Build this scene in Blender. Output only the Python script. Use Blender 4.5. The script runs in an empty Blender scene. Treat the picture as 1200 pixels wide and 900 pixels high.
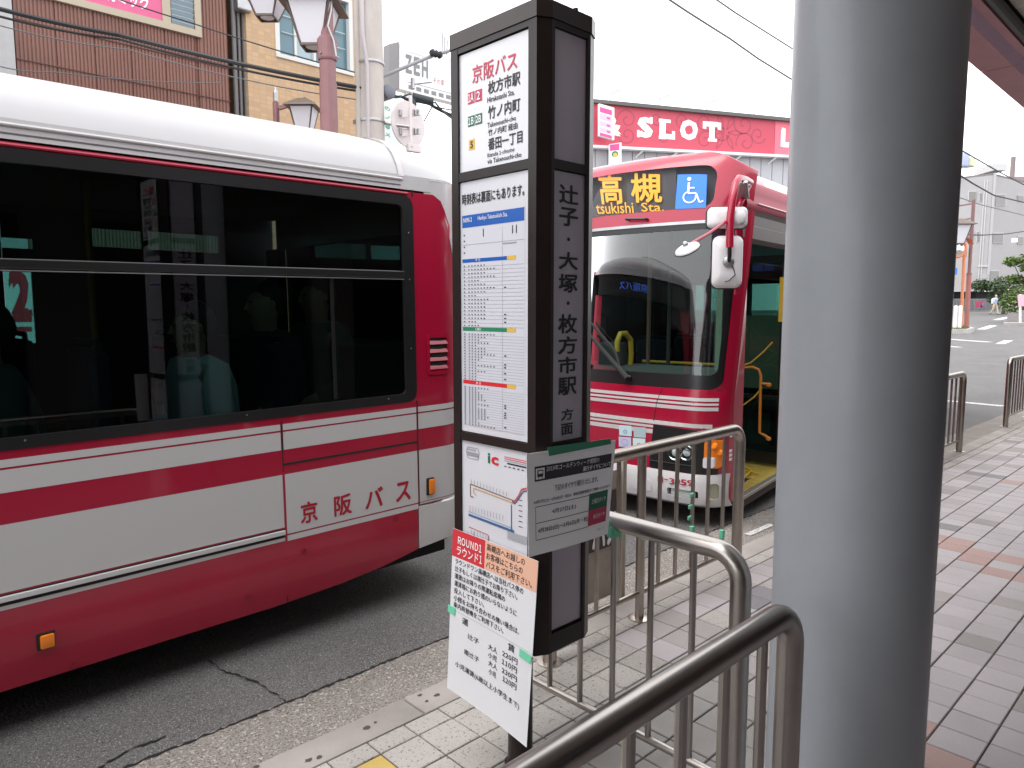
import bpy, bmesh, math, random
import numpy as np
from mathutils import Vector, Matrix, geometry
random.seed(7)
R = math.radians
SC = bpy.context.scene
COL = SC.collection

# ------------------------------------------------------------------ camera
CAM_H = 1.5; FPX = 841.0; PITCH = math.atan(86.5/841); HEAD = R(46.15)
cam_d = bpy.data.cameras.new('camera'); cam = bpy.data.objects.new('camera', cam_d); COL.objects.link(cam)
cam.location = (0, 0, CAM_H)
cam_d.sensor_fit = 'HORIZONTAL'; cam_d.sensor_width = 36; cam_d.lens = FPX*36/1200
cam.rotation_euler = (R(90)-PITCH, 0, HEAD-R(90))
cam_d.clip_start = 0.05; cam_d.clip_end = 2000
SC.camera = cam

# ------------------------------------------------------------------ sky and sun (overcast day)
W = bpy.data.worlds.new('World'); SC.world = W; W.use_nodes = True
nt = W.node_tree; nt.nodes.clear()
SUN_EL, SUN_AZ = R(62), R(-75)
sky = nt.nodes.new('ShaderNodeTexSky'); sky.sky_type = 'NISHITA'; sky.sun_disc = False
sky.sun_elevation = SUN_EL; sky.sun_rotation = SUN_AZ; sky.air_density = 1.0; sky.dust_density = 4.0
hs = nt.nodes.new('ShaderNodeHueSaturation'); hs.inputs['Saturation'].default_value = 0.12
mixc = nt.nodes.new('ShaderNodeMixRGB'); mixc.inputs[0].default_value = 0.72; mixc.inputs[2].default_value = (10.5, 10.7, 11.0, 1)
bg = nt.nodes.new('ShaderNodeBackground'); bg.inputs[1].default_value = 0.11
wo = nt.nodes.new('ShaderNodeOutputWorld')
nt.links.new(sky.outputs[0], hs.inputs['Color']); nt.links.new(hs.outputs[0], mixc.inputs[1])
nt.links.new(mixc.outputs[0], bg.inputs[0]); nt.links.new(bg.outputs[0], wo.inputs[0])
sl = bpy.data.lights.new('sun', 'SUN'); sl.energy = 0.6; sl.angle = R(40); sl.color = (1, .97, .93)
so = bpy.data.objects.new('sun', sl); COL.objects.link(so)
sd = Vector((math.sin(SUN_AZ)*math.cos(SUN_EL), math.cos(SUN_AZ)*math.cos(SUN_EL), math.sin(SUN_EL)))
so.rotation_euler = sd.to_track_quat('Z', 'Y').to_euler(); so.location = (0, 0, 30)
SC.view_settings.view_transform = 'Standard'; SC.view_settings.look = 'None'
SC.view_settings.exposure = 1.32; SC.view_settings.gamma = 1.0
SC.render.resolution_x = 1024; SC.render.resolution_y = 768
SC.cycles.max_bounces = 8; SC.cycles.transparent_max_bounces = 16
try: SC.cycles.use_denoising = True
except Exception: pass

# ------------------------------------------------------------------ measuring: a photograph point (1200x900) to a place in the street
def ray(x, y):
    r = x-600; u = 450-y
    F = FPX*math.cos(PITCH)+u*math.sin(PITCH); Z = -FPX*math.sin(PITCH)+u*math.cos(PITCH)
    return Vector((F*math.cos(HEAD)+r*math.sin(HEAD), F*math.sin(HEAD)-r*math.cos(HEAD), Z))
CP = Vector((0, 0, CAM_H))
def atz(x, y, z=0.): d = ray(x, y); return CP+d*((z-CAM_H)/d.z)
def atx(x, y, X): d = ray(x, y); return CP+d*(X/d.x)
def aty(x, y, Y): d = ray(x, y); return CP+d*(Y/d.y)
def atf(x, y, F):                       # at forward (horizontal) distance F
    d = ray(x, y); f = d.x*math.cos(HEAD)+d.y*math.sin(HEAD); return CP+d*(F/f)
def proj(p):
    F = p[0]*math.cos(HEAD)+p[1]*math.sin(HEAD); r = p[0]*math.sin(HEAD)-p[1]*math.cos(HEAD); Z = p[2]-CAM_H
    u = Z*math.cos(PITCH)+F*math.sin(PITCH); d = F*math.cos(PITCH)-Z*math.sin(PITCH)
    return (600+FPX*r/d, 450-FPX*u/d, d)

# ------------------------------------------------------------------ materials
_m = {}
def mat(name, col, rough=0.5, metal=0.0, var=0.0, vscale=8.0, bump=0.0, bscale=60.0, emit=None, estr=1.0, coat=0.0, jitter=0.0, spec=None, col2=None, streak=None, rvar=0.0):
    if name in _m: return _m[name]
    m = bpy.data.materials.new(name); m.use_nodes = True; n = m.node_tree.nodes; l = m.node_tree.links
    b = n['Principled BSDF']; b.inputs['Base Color'].default_value = (*col, 1); b.inputs['Roughness'].default_value = rough
    b.inputs['Metallic'].default_value = metal
    if coat: b.inputs['Coat Weight'].default_value = coat; b.inputs['Coat Roughness'].default_value = 0.08
    if spec is not None: b.inputs['Specular IOR Level'].default_value = spec
    if emit: b.inputs['Emission Color'].default_value = (*emit, 1); b.inputs['Emission Strength'].default_value = estr
    src = None
    tc = n.new('ShaderNodeTexCoord'); mp = n.new('ShaderNodeMapping'); l.new(tc.outputs['Object'], mp.inputs[0])
    if streak: mp.inputs['Scale'].default_value = streak
    if var or col2:
        no = n.new('ShaderNodeTexNoise'); no.inputs['Scale'].default_value = vscale; no.inputs['Detail'].default_value = 6; no.inputs['Roughness'].default_value = .65
        l.new(mp.outputs[0], no.inputs['Vector'])
        cr = n.new('ShaderNodeValToRGB'); cr.color_ramp.elements[0].position = .32; cr.color_ramp.elements[1].position = .68
        a = [max(0, c*(1-var)) for c in col]; c2 = list(col2) if col2 else [min(1, c*(1+var)) for c in col]
        cr.color_ramp.elements[0].color = (*a, 1); cr.color_ramp.elements[1].color = (*c2, 1)
        l.new(no.outputs['Fac'], cr.inputs[0]); src = cr.outputs[0]
    if jitter:
        oi = n.new('ShaderNodeObjectInfo'); mr = n.new('ShaderNodeMapRange'); mr.inputs[3].default_value = 1-jitter; mr.inputs[4].default_value = 1+jitter
        l.new(oi.outputs['Random'], mr.inputs[0]); mx = n.new('ShaderNodeHueSaturation')
        if src: l.new(src, mx.inputs['Color'])
        else: mx.inputs['Color'].default_value = (*col, 1)
        l.new(mr.outputs[0], mx.inputs['Value']); src = mx.outputs[0]
    if src: l.new(src, b.inputs['Base Color'])
    if rvar:
        n3 = n.new('ShaderNodeTexNoise'); n3.inputs['Scale'].default_value = vscale*1.7; n3.inputs['Detail'].default_value = 4; l.new(mp.outputs[0], n3.inputs['Vector'])
        m3 = n.new('ShaderNodeMapRange'); m3.inputs[3].default_value = max(0, rough-rvar); m3.inputs[4].default_value = rough+rvar
        l.new(n3.outputs['Fac'], m3.inputs[0]); l.new(m3.outputs[0], b.inputs['Roughness'])
    if bump:
        n2 = n.new('ShaderNodeTexNoise'); n2.inputs['Scale'].default_value = bscale; n2.inputs['Detail'].default_value = 5
        l.new(mp.outputs[0], n2.inputs['Vector']); bp = n.new('ShaderNodeBump'); bp.inputs['Strength'].default_value = bump; bp.inputs['Distance'].default_value = .01
        l.new(n2.outputs['Fac'], bp.inputs['Height']); l.new(bp.outputs[0], b.inputs['Normal'])
    _m[name] = m; return m
def speckle(name, base, specks, scale=180., amt=.45, rough=.8, bump=.3, dirt=.25, jitter=0.0, dscale=3.0):
    """stone-like surface: base colour, dirt in large patches, small specks of other colours, relief"""
    if name in _m: return _m[name]
    m = bpy.data.materials.new(name); m.use_nodes = True; n = m.node_tree.nodes; l = m.node_tree.links; b = n['Principled BSDF']
    b.inputs['Roughness'].default_value = rough
    ge = n.new('ShaderNodeNewGeometry')
    big = n.new('ShaderNodeTexNoise'); big.inputs['Scale'].default_value = dscale; big.inputs['Detail'].default_value = 8; l.new(ge.outputs['Position'], big.inputs['Vector'])
    rb = n.new('ShaderNodeValToRGB'); rb.color_ramp.elements[0].position = .3; rb.color_ramp.elements[1].position = .7
    rb.color_ramp.elements[0].color = (*[c*(1-dirt) for c in base], 1); rb.color_ramp.elements[1].color = (*[min(1, c*(1+dirt*.5)) for c in base], 1)
    l.new(big.outputs['Fac'], rb.inputs[0]); cur = rb.outputs[0]
    oi = n.new('ShaderNodeObjectInfo')
    for i, (sc_, th, c) in enumerate(specks):
        v = n.new('ShaderNodeTexNoise'); v.inputs['Scale'].default_value = scale*sc_; v.inputs['Detail'].default_value = 3; v.inputs['Roughness'].default_value = .6
        ad = n.new('ShaderNodeVectorMath'); ad.operation = 'ADD'; ad.inputs[1].default_value = (i*17.3, i*5.1, i*9.7)
        l.new(ge.outputs['Position'], ad.inputs[0]); l.new(ad.outputs[0], v.inputs['Vector'])
        r_ = n.new('ShaderNodeMapRange'); r_.inputs[1].default_value = th; r_.inputs[2].default_value = th+.05; r_.inputs[4].default_value = amt
        l.new(v.outputs['Fac'], r_.inputs[0]); mx = n.new('ShaderNodeMixRGB'); mx.inputs[2].default_value = (*c, 1)
        l.new(r_.outputs[0], mx.inputs[0]); l.new(cur, mx.inputs[1]); cur = mx.outputs[0]
    if jitter:
        mr = n.new('ShaderNodeMapRange'); mr.inputs[3].default_value = 1-jitter; mr.inputs[4].default_value = 1+jitter
        l.new(oi.outputs['Random'], mr.inputs[0]); hv = n.new('ShaderNodeHueSaturation'); l.new(cur, hv.inputs['Color']); l.new(mr.outputs[0], hv.inputs['Value']); cur = hv.outputs[0]
    l.new(cur, b.inputs['Base Color'])
    n2 = n.new('ShaderNodeTexNoise'); n2.inputs['Scale'].default_value = scale*.6; n2.inputs['Detail'].default_value = 6; l.new(ge.outputs['Position'], n2.inputs['Vector'])
    bp = n.new('ShaderNodeBump'); bp.inputs['Strength'].default_value = bump; bp.inputs['Distance'].default_value = .008
    l.new(n2.outputs['Fac'], bp.inputs['Height']); l.new(bp.outputs[0], b.inputs['Normal'])
    _m[name] = m; return m
def atroad(x, y):
    d = ray(x, y); lo, hi = .001, 1.
    for _ in range(60):
        t = (lo+hi)/2; q = CP+d*t
        if q.z > -.1+rise(q.x): lo = t
        else: hi = t
    return CP+d*lo
def glass(name, tint, refl=1.45, rough=0.0, boost=0.0):
    if name in _m: return _m[name]
    m = bpy.data.materials.new(name); m.use_nodes = True; n = m.node_tree.nodes; l = m.node_tree.links; n.remove(n['Principled BSDF'])
    tr = n.new('ShaderNodeBsdfTransparent'); tr.inputs[0].default_value = (*tint, 1)
    gl = n.new('ShaderNodeBsdfGlossy'); gl.inputs['Roughness'].default_value = rough; gl.inputs[0].default_value = (1, 1, 1, 1)
    fr = n.new('ShaderNodeFresnel'); fr.inputs[0].default_value = refl
    ad = n.new('ShaderNodeMath'); ad.operation = 'ADD'; ad.use_clamp = True; ad.inputs[1].default_value = boost
    mx = n.new('ShaderNodeMixShader'); l.new(fr.outputs[0], ad.inputs[0]); l.new(ad.outputs[0], mx.inputs[0]); l.new(tr.outputs[0], mx.inputs[1]); l.new(gl.outputs[0], mx.inputs[2])
    l.new(mx.outputs[0], n['Material Output'].inputs[0]); _m[name] = m; return m

RED = (.37, .004, .032)
M_red = mat('bus_red_paint', RED, .28, coat=.5, var=.05, vscale=2.5)
M_white = mat('bus_white_paint', (.58, .57, .575), .30, coat=.4, var=.04, vscale=3, rvar=.05)
M_stripe = mat('white_stripe_film', (.55, .54, .54), .35)
M_redfilm = mat('red_stripe_film', (.38, .008, .03), .35)
M_black = mat('black_trim', (.012, .012, .013), .32)
M_blackmat = mat('black_rubber', (.015, .015, .015), .75, bump=.15)
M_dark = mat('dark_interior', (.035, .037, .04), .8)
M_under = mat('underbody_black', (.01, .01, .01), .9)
M_chrome = mat('chrome', (.75, .75, .76), .12, metal=1)
M_steel = mat('stainless_steel', (.39, .36, .335), .29, metal=1, var=.05, vscale=9, rvar=.03)
M_steel2 = mat('worn_stainless_steel', (.42, .375, .33), .34, metal=1, var=.10, vscale=9, rvar=.04)
M_alu = mat('dull_aluminium', (.42, .42, .43), .42, metal=.9, var=.1, vscale=12)
M_brown = mat('brown_anodised_frame', (.020, .013, .012), .33, var=.12, vscale=12, rvar=.06, spec=.35)
M_orange = mat('orange_lens', (.85, .22, .01), .2, coat=.5)
M_yellow = mat('yellow_grip', (.70, .42, .03), .4)
M_teal = glass('teal_tinted_glass', (.62, .98, .93))
M_tealdk = glass('dark_teal_glass', (.10, .22, .21))
M_privacy = glass('dark_privacy_glass', (.135, .205, .20), refl=1.42)
M_wind = glass('windscreen_glass', (.55, .68, .64), refl=1.6, boost=.03)
M_clear = glass('clear_glass', (.8, .86, .84), refl=1.45)
M_ink = mat('black_ink', (.012, .012, .016), .45)

# ------------------------------------------------------------------ object helpers
def world_mat(o):
    m = Matrix.LocRotScale(o.location, o.rotation_euler, None)
    while o.parent: o = o.parent; m = Matrix.LocRotScale(o.location, o.rotation_euler, None) @ m
    return m
def link(name, me, m, parent=None, smooth=False, ang=35):
    o = bpy.data.objects.new(name, me); COL.objects.link(o)
    if m is not None: me.materials.append(m)
    if parent is not None:
        inv = world_mat(parent).inverted(); me.transform(inv); o.parent = parent
    if smooth:
        me.polygons.foreach_set('use_smooth', [True]*len(me.polygons))
        try: me.set_sharp_from_angle(angle=R(ang))
        except Exception: pass
    return o
def thing(name, label, cat, loc=(0, 0, 0), group=None, rot=(0, 0, 0)):
    o = bpy.data.objects.new(name, None); COL.objects.link(o); o.empty_display_size = .1
    o.location = loc; o.rotation_euler = rot; o['label'] = label; o['category'] = cat
    if group: o['group'] = group
    return o
def tag(o, label, cat, group=None):
    o['label'] = label; o['category'] = cat
    if group: o['group'] = group
    return o
def kind(o, k): o['kind'] = k; return o
class MB:
    def __init__(s): s.v = []; s.f = []
    def add(s, vs, fs):
        b = len(s.v); s.v += [Vector(v) for v in vs]; s.f += [tuple(i+b for i in f) for f in fs]; return s
    def box(s, c, d, rz=0., bev=0., mx=None):
        hx, hy, hz = d[0]/2, d[1]/2, d[2]/2
        M = Matrix.Translation(Vector(c)) @ (mx if mx is not None else Matrix.Rotation(rz, 4, 'Z'))
        if bev:
            bm = bmesh.new(); bmesh.ops.create_cube(bm, size=1.0)
            for v in bm.verts: v.co = Vector((v.co.x*d[0], v.co.y*d[1], v.co.z*d[2]))
            bmesh.ops.bevel(bm, geom=bm.edges[:], offset=min(bev, min(d)*.45), segments=2, affect='EDGES', profile=.5)
            bm.verts.ensure_lookup_table(); bm.verts.index_update()
            s.add([M @ v.co for v in bm.verts], [[v.index for v in f.verts] for f in bm.faces]); bm.free(); return s
        vs = [M @ Vector((x*hx, y*hy, z*hz)) for x in (-1, 1) for y in (-1, 1) for z in (-1, 1)]
        return s.add(vs, [(0, 1, 3, 2), (4, 6, 7, 5), (0, 4, 5, 1), (2, 3, 7, 6), (0, 2, 6, 4), (1, 5, 7, 3)])
    def b2(s, p, q, bev=0.):
        return s.box([(a+b)/2 for a, b in zip(p, q)], [abs(b-a) for a, b in zip(p, q)], bev=bev)
    def bar(s, p, q, w, h, up=(0, 0, 1), bev=0.):     # a beam of section w x h from p to q
        p = Vector(p); q = Vector(q); x = (q-p); L = x.length; x.normalize(); u = Vector(up)
        y = u.cross(x)
        if y.length < 1e-4: y = Vector((0, 1, 0)).cross(x)
        y.normalize(); z = x.cross(y); M = Matrix((x, y, z)).transposed().to_4x4()
        return s.box((p+q)/2, (L, w, h), mx=M, bev=bev)
    def tube(s, pts, r, n=10, cap=True, closed=False):
        pts = [Vector(p) for p in pts]; N = len(pts); rs = r if isinstance(r, (list, tuple)) else [r]*N
        prev = None; rings = []
        for i, p in enumerate(pts):
            t = (pts[(i+1) % N]-pts[i-1]) if (closed or 0 < i < N-1) else (pts[1]-pts[0] if i == 0 else pts[-1]-pts[-2])
            t.normalize()
            if prev is None:
                a = Vector((0, 0, 1)) if abs(t.z) < .9 else Vector((1, 0, 0)); u = a.cross(t).normalized()
            else: u = (prev-t*prev.dot(t)); u.normalize()
            prev = u; w = t.cross(u)
            rings.append([p+(u*math.cos(2*math.pi*k/n)+w*math.sin(2*math.pi*k/n))*rs[i] for k in range(n)])
        vs = [v for rg in rings for v in rg]; fs = []
        for i in range(N if closed else N-1):
            j = (i+1) % N
            for k in range(n): fs.append((i*n+k, i*n+(k+1) % n, j*n+(k+1) % n, j*n+k))
        if cap and not closed: fs.append(tuple(range(n))[::-1]); fs.append(tuple((N-1)*n+k for k in range(n)))
        return s.add(vs, fs)
    def lathe(s, prof, c=(0, 0, 0), n=24, mx=None):   # prof: (radius, height)
        M = Matrix.Translation(Vector(c)) @ (mx if mx is not None else Matrix.Identity(4))
        vs = [M @ Vector((r*math.cos(2*math.pi*k/n), r*math.sin(2*math.pi*k/n), z)) for r, z in prof for k in range(n)]
        fs = [(i*n+k, i*n+(k+1) % n, (i+1)*n+(k+1) % n, (i+1)*n+k) for i in range(len(prof)-1) for k in range(n)]
        if prof[0][0] > 1e-4: fs.append(tuple(range(n))[::-1])
        if prof[-1][0] > 1e-4: fs.append(tuple((len(prof)-1)*n+k for k in range(n)))
        return s.add(vs, fs)
    def prism(s, poly, d):                            # poly: 3D points, extruded by vector d
        n = len(poly); d = Vector(d); vs = [Vector(p) for p in poly]; vs += [p+d for p in vs]
        return s.add(vs, [tuple(range(n))[::-1], tuple(range(n, 2*n))]+[(i, (i+1) % n, n+(i+1) % n, n+i) for i in range(n)])
    def build(s, name, m, parent=None, smooth=False, ang=35, clean=False):
        me = bpy.data.meshes.new(name); me.from_pydata(s.v, [], s.f); me.update()
        if clean or True:
            bm = bmesh.new(); bm.from_mesh(me); bmesh.ops.recalc_face_normals(bm, faces=bm.faces[:]); bm.to_mesh(me); bm.free()
        return link(name, me, m, parent, smooth, ang)
def arc(c, r, a0, a1, n, u, v):
    c = Vector(c); u = Vector(u); v = Vector(v)
    return [c+u*(r*math.cos(a0+(a1-a0)*i/n))+v*(r*math.sin(a0+(a1-a0)*i/n)) for i in range(n+1)]
def copy_tree(o, parent=None):
    c = o.copy(); COL.objects.link(c)
    if parent: c.parent = parent
    for ch in list(o.children): copy_tree(ch, c)
    return c
def rrect(x0, y0, x1, y1, r, n=4):
    o = []
    for cx, cy, a in ((x1-r, y1-r, 0), (x0+r, y1-r, 90), (x0+r, y0+r, 180), (x1-r, y0+r, 270)):
        for i in range(n+1): t = R(a+90*i/n); o.append((cx+r*math.cos(t), cy+r*math.sin(t)))
    return o
def patch(fn, outline, holes=(), step=.12, thick=0., back=None):
    """skin over the surface fn(a,b)->point, cut to an outline in (a,b); thickness goes along back"""
    lp = [outline]+list(holes); pts = []; edges = []; 
    for lo in lp:
        dense = []
        for i, p in enumerate(lo):
            q = lo[(i+1) % len(lo)]; L = math.hypot(q[0]-p[0], q[1]-p[1]); k = max(1, int(L/step))
            dense += [(p[0]+(q[0]-p[0])*j/k, p[1]+(q[1]-p[1])*j/k) for j in range(k)]
        b = len(pts); pts += dense; edges += [(b+i, b+(i+1) % len(dense)) for i in range(len(dense))]
    nb = len(pts)
    xs = [p[0] for p in outline]; ys = [p[1] for p in outline]
    def inside(p, poly):
        c = False; j = len(poly)-1
        for i in range(len(poly)):
            if (poly[i][1] > p[1]) != (poly[j][1] > p[1]) and p[0] < (poly[j][0]-poly[i][0])*(p[1]-poly[i][1])/(poly[j][1]-poly[i][1]+1e-12)+poly[i][0]: c = not c
            j = i
        return c
    gx = min(xs)+step/2
    while gx < max(xs):
        gy = min(ys)+step/2
        while gy < max(ys):
            if inside((gx, gy), outline) and not any(inside((gx, gy), h) for h in holes): pts.append((gx+random.uniform(-.1, .1)*step*.1, gy))
            gy += step
        gx += step
    r_ = geometry.delaunay_2d_cdt([Vector(p) for p in pts], edges, [], 0, 1e-6)
    vv, ff = r_[0], r_[2]; keep = []
    for f in ff:
        cx = sum(vv[i][0] for i in f)/len(f); cy = sum(vv[i][1] for i in f)/len(f)
        if inside((cx, cy), outline) and not any(inside((cx, cy), h) for h in holes): keep.append(tuple(f))
    P = [Vector(fn(p[0], p[1])) for p in vv]; mb = MB()
    if thick:
        bk = Vector(back)*thick; n = len(P); ec = {}
        for f in keep:
            for i in range(len(f)): e = (f[i], f[(i+1) % len(f)]); ec[e] = 1
        rim = [e for e in ec if (e[1], e[0]) not in ec]
        mb.add(P+[p+bk for p in P], keep+[tuple(i+n for i in f)[::-1] for f in keep]+[(a, a+n, b+n, b) for a, b in rim])
    else: mb.add(P, keep)
    return mb

# ------------------------------------------------------------------ lettering
_fc = {}; FONT = None
try:                                     # Blender's own bundled sans face
    import os
    for base in (bpy.utils.system_resource('DATAFILES', path='fonts'), bpy.utils.resource_path('LOCAL')+'/datafiles/fonts'):
        if base and os.path.isdir(base):
            for fn in os.listdir(base):
                if 'CJK' in fn and FONT is None: FONT = bpy.data.fonts.load(os.path.join(base, fn))
except Exception: FONT = None
def glyphs(s, bold=0.0):
    k = (s, bold)
    if k in _fc: return _fc[k]
    cu = bpy.data.curves.new('t', 'FONT'); cu.body = s; cu.size = 1; cu.resolution_u = 2; cu.fill_mode = 'FRONT'
    if FONT and '1' in s: cu.font = FONT; bold = bold*.5
    ob = bpy.data.objects.new('t', cu); COL.objects.link(ob); bpy.context.view_layer.update()
    me = bpy.data.meshes.new_from_object(ob.evaluated_get(bpy.context.evaluated_depsgraph_get()))
    vs = [(v.co.x, v.co.y, 0) for v in me.vertices]; fs = [tuple(p.vertices) for p in me.polygons]
    if bold >= .004:
        b0 = vs; f0 = fs; n_ = len(b0); vs = []; fs = []
        for k, (dx, dy) in enumerate(((-1, -.6), (1, .6), (-.6, 1), (.6, -1))): vs += [(x+dx*bold, y+dy*bold, k) for x, y, _ in b0]; fs += [tuple(i+k*n_ for i in q) for q in f0]
    bpy.data.objects.remove(ob); bpy.data.curves.remove(cu); bpy.data.meshes.remove(me)
    _fc[k] = (vs, fs); return _fc[k]
def homography(src, dst):
    A = []; B = []
    for (x, y), (u, v) in zip(src, dst):
        A += [[x, y, 1, 0, 0, 0, -u*x, -u*y], [0, 0, 0, x, y, 1, -v*x, -v*y]]; B += [u, v]
    return np.append(np.linalg.solve(np.array(A, float), np.array(B, float)), 1).reshape(3, 3)
class Sheet:
    """a printed face: corners[TL,TR,BR,BL] in the street, measured corners in the photograph; prints stand proud by layers"""
    def __init__(s, px, P, bend=0.):
        s.H = homography(px, [(0, 0), (1, 0), (1, 1), (0, 1)]); s.P = [Vector(p) for p in P]
        s.N = (s.P[3]-s.P[0]).cross(s.P[1]-s.P[0]).normalized(); s.bend = bend; s.g = {}
        if s.N.dot(CP-s.P[0]) < 0: s.N = -s.N
    def on_plane(s):
        s.Hi = np.linalg.inv(s.H); n = s.N
        def pt(a, b, off=0.):
            q = s.Hi @ np.array([a, b, 1.]); d = ray(q[0]/q[2], q[1]/q[2]); t = (s.P[0]-CP).dot(n)/d.dot(n); return CP+d*t+n*off
        s.pt = pt; return s
    def st(s, x, y): q = s.H @ np.array([x, y, 1.]); return (q[0]/q[2], q[1]/q[2])
    def pt(s, a, b, off=0.):
        p = s.P[0]*(1-a)*(1-b)+s.P[1]*a*(1-b)+s.P[2]*a*b+s.P[3]*(1-a)*b
        return p+s.N*(off+s.bend*math.sin(math.pi*a)*(.6+.4*b))
    def _m(s, key): return s.g.setdefault(key, MB())
    def poly(s, pts, m, layer=1, name='print'):      # pts in px
        q = [s.st(*p) for p in pts]; s._m((name, m.name)).add([s.pt(a, b, .0006*layer) for a, b in q], [tuple(range(len(q)))])
    def rect(s, x0, y0, x1, y1, m, layer=1, name='print'): # TL and BR px
        a0, b0 = s.st(x0, y0); a1, b1 = s.st(x1, y1); s.rst(a0, b0, a1, b1, m, layer, name)
    def rst(s, a0, b0, a1, b1, m, layer=1, name='print'):
        k = 8 if s.bend else 1; vs = []; 
        for i in range(k+1):
            a = a0+(a1-a0)*i/k; vs += [s.pt(a, b0, .0006*layer), s.pt(a, b1, .0006*layer)]
        s._m((name, m.name)).add(vs, [(2*i, 2*i+1, 2*i+3, 2*i+2) for i in range(k)])
    def text(s, t, x0, y0, x1, y1, m, layer=2, bold=.012, name='lettering', uid=''):   # fit between TL and BR px
        a0, b0 = s.st(x0, y0); a1, b1 = s.st(x1, y1); s.tst(t, a0, b0, a1, b1, m, layer, bold, name, uid)
    def tst(s, t, a0, b0, a1, b1, m, layer=2, bold=.012, name='lettering', uid=''):
        if uid != '': name = name+'|'+str(uid)
        vs, fs = glyphs(t, bold)
        if not vs: return
        X0 = min(v[0] for v in vs); X1 = max(v[0] for v in vs); Y0 = min(v[1] for v in vs); Y1 = max(v[1] for v in vs)
        w = max(1e-6, X1-X0); h = max(1e-6, Y1-Y0)
        s._m((name, m.name)).add([s.pt(a0+(a1-a0)*(x-X0)/w, b1+(b0-b1)*(y-Y0)/h, .0006*layer+.00009*k) for x, y, k in vs], fs)
    def line(s, pts, w, m, layer=2, name='print'):   # polyline in st; w as a fraction of width
        W_ = (s.P[1]-s.P[0]).length; H_ = (s.P[3]-s.P[0]).length
        for (a, b), (c, d) in zip(pts, pts[1:]):
            dx = (c-a)*W_; dy = (d-b)*H_; L = math.hypot(dx, dy) or 1; nx = -dy/L*w/2/W_; ny = dx/L*w/2/H_
            s._m((name, m.name)).add([s.pt(a+nx, b+ny, .0006*layer), s.pt(c+nx, d+ny, .0006*layer), s.pt(c-nx, d-ny, .0006*layer), s.pt(a-nx, b-ny, .0006*layer)], [(0, 1, 2, 3)])
    def face(s, name, m, parent, thick=.0012, nx=10):
        k = nx; vs = []; fs = []
        for lay in (0, -thick):
            for i in range(k+1): a = i/k; vs += [s.pt(a, 0, lay), s.pt(a, 1, lay)]
        n = 2*(k+1)
        for i in range(k): fs += [(2*i, 2*i+1, 2*i+3, 2*i+2), (n+2*i, n+2*i+2, n+2*i+3, n+2*i+1), (2*i, 2*i+2, n+2*i+2, n+2*i), (2*i+1, n+2*i+1, n+2*i+3, 2*i+3)]
        fs += [(0, n, n+1, 1), (2*k, 2*k+1, n+2*k+1, n+2*k)]
        mb = MB(); mb.add(vs, fs); return mb.build(name, m, parent)
    def done(s, parent):
        for (name, mn), mb in s.g.items():
            me = bpy.data.meshes.new(name.split('|')[0]); me.from_pydata(mb.v, [], mb.f); o = link(name.split('|')[0], me, bpy.data.materials[mn], parent)
            if '|' not in name and len(mb.f) > 1: o['kind'] = 'stuff'

# ------------------------------------------------------------------ the ground
def rise(x, y=0): return max(0.0, min(1.6, .021*(x-14)))
M_asph = speckle('asphalt', (.115, .108, .105), [(1.1, .58, (.34, .34, .34)), (.8, .58, (.03, .03, .032)), (2.2, .60, (.42, .41, .40))], scale=120, amt=.8, rough=.82, bump=1.0, dirt=.25, dscale=1.4)
M_gut = speckle('rough_gutter_concrete', (.28, .25, .225), [(1, .54, (.06, .05, .045)), (.7, .58, (.50, .47, .43)), (1.8, .58, (.09, .08, .07))], scale=110, amt=.8, rough=.9, bump=1.0, dirt=.25, dscale=2.5)
M_kerb = speckle('kerb_concrete', (.34, .305, .285), [(1.4, .63, (.09, .08, .075)), (2.6, .63, (.40, .38, .36))], scale=90, amt=.35, rough=.85, bump=.2, dirt=.25, jitter=.05)
SP = [(1.0, .61, (.06, .055, .06)), (1.7, .60, (.55, .52, .50))]
M_t = dict(
    cream=speckle('tile_cream', (.39, .36, .335), [(.5, .60, (.07, .065, .055)), (1.2, .61, (.09, .08, .075))], scale=150, amt=.75, rough=.8, bump=.5, jitter=.07, dirt=.10),
    grey=speckle('tile_grey', (.295, .28, .265), SP, scale=230, amt=.30, rough=.75, bump=.15, jitter=.06, dirt=.15),
    mid=speckle('tile_warm_grey', (.325, .295, .285), SP, scale=230, amt=.32, rough=.75, bump=.15, jitter=.10, dirt=.12),
    pale=speckle('tile_pale_granite', (.385, .345, .355), SP, scale=260, amt=.36, rough=.62, bump=.1, jitter=.07, dirt=.08),
    red=speckle('tile_terracotta', (.38, .245, .22), SP, scale=260, amt=.28, rough=.65, bump=.1, jitter=.06, dirt=.08),
    dark=speckle('tile_dark_grey', (.20, .19, .20), SP, scale=230, amt=.25, rough=.7, bump=.1, jitter=.06, dirt=.08),
    yellow=speckle('tile_yellow', (.48, .34, .09), SP, scale=200, amt=.25, rough=.7, bump=.2, dirt=.15))
M_mortar = mat('dark_mortar', (.055, .05, .045), .95)

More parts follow.
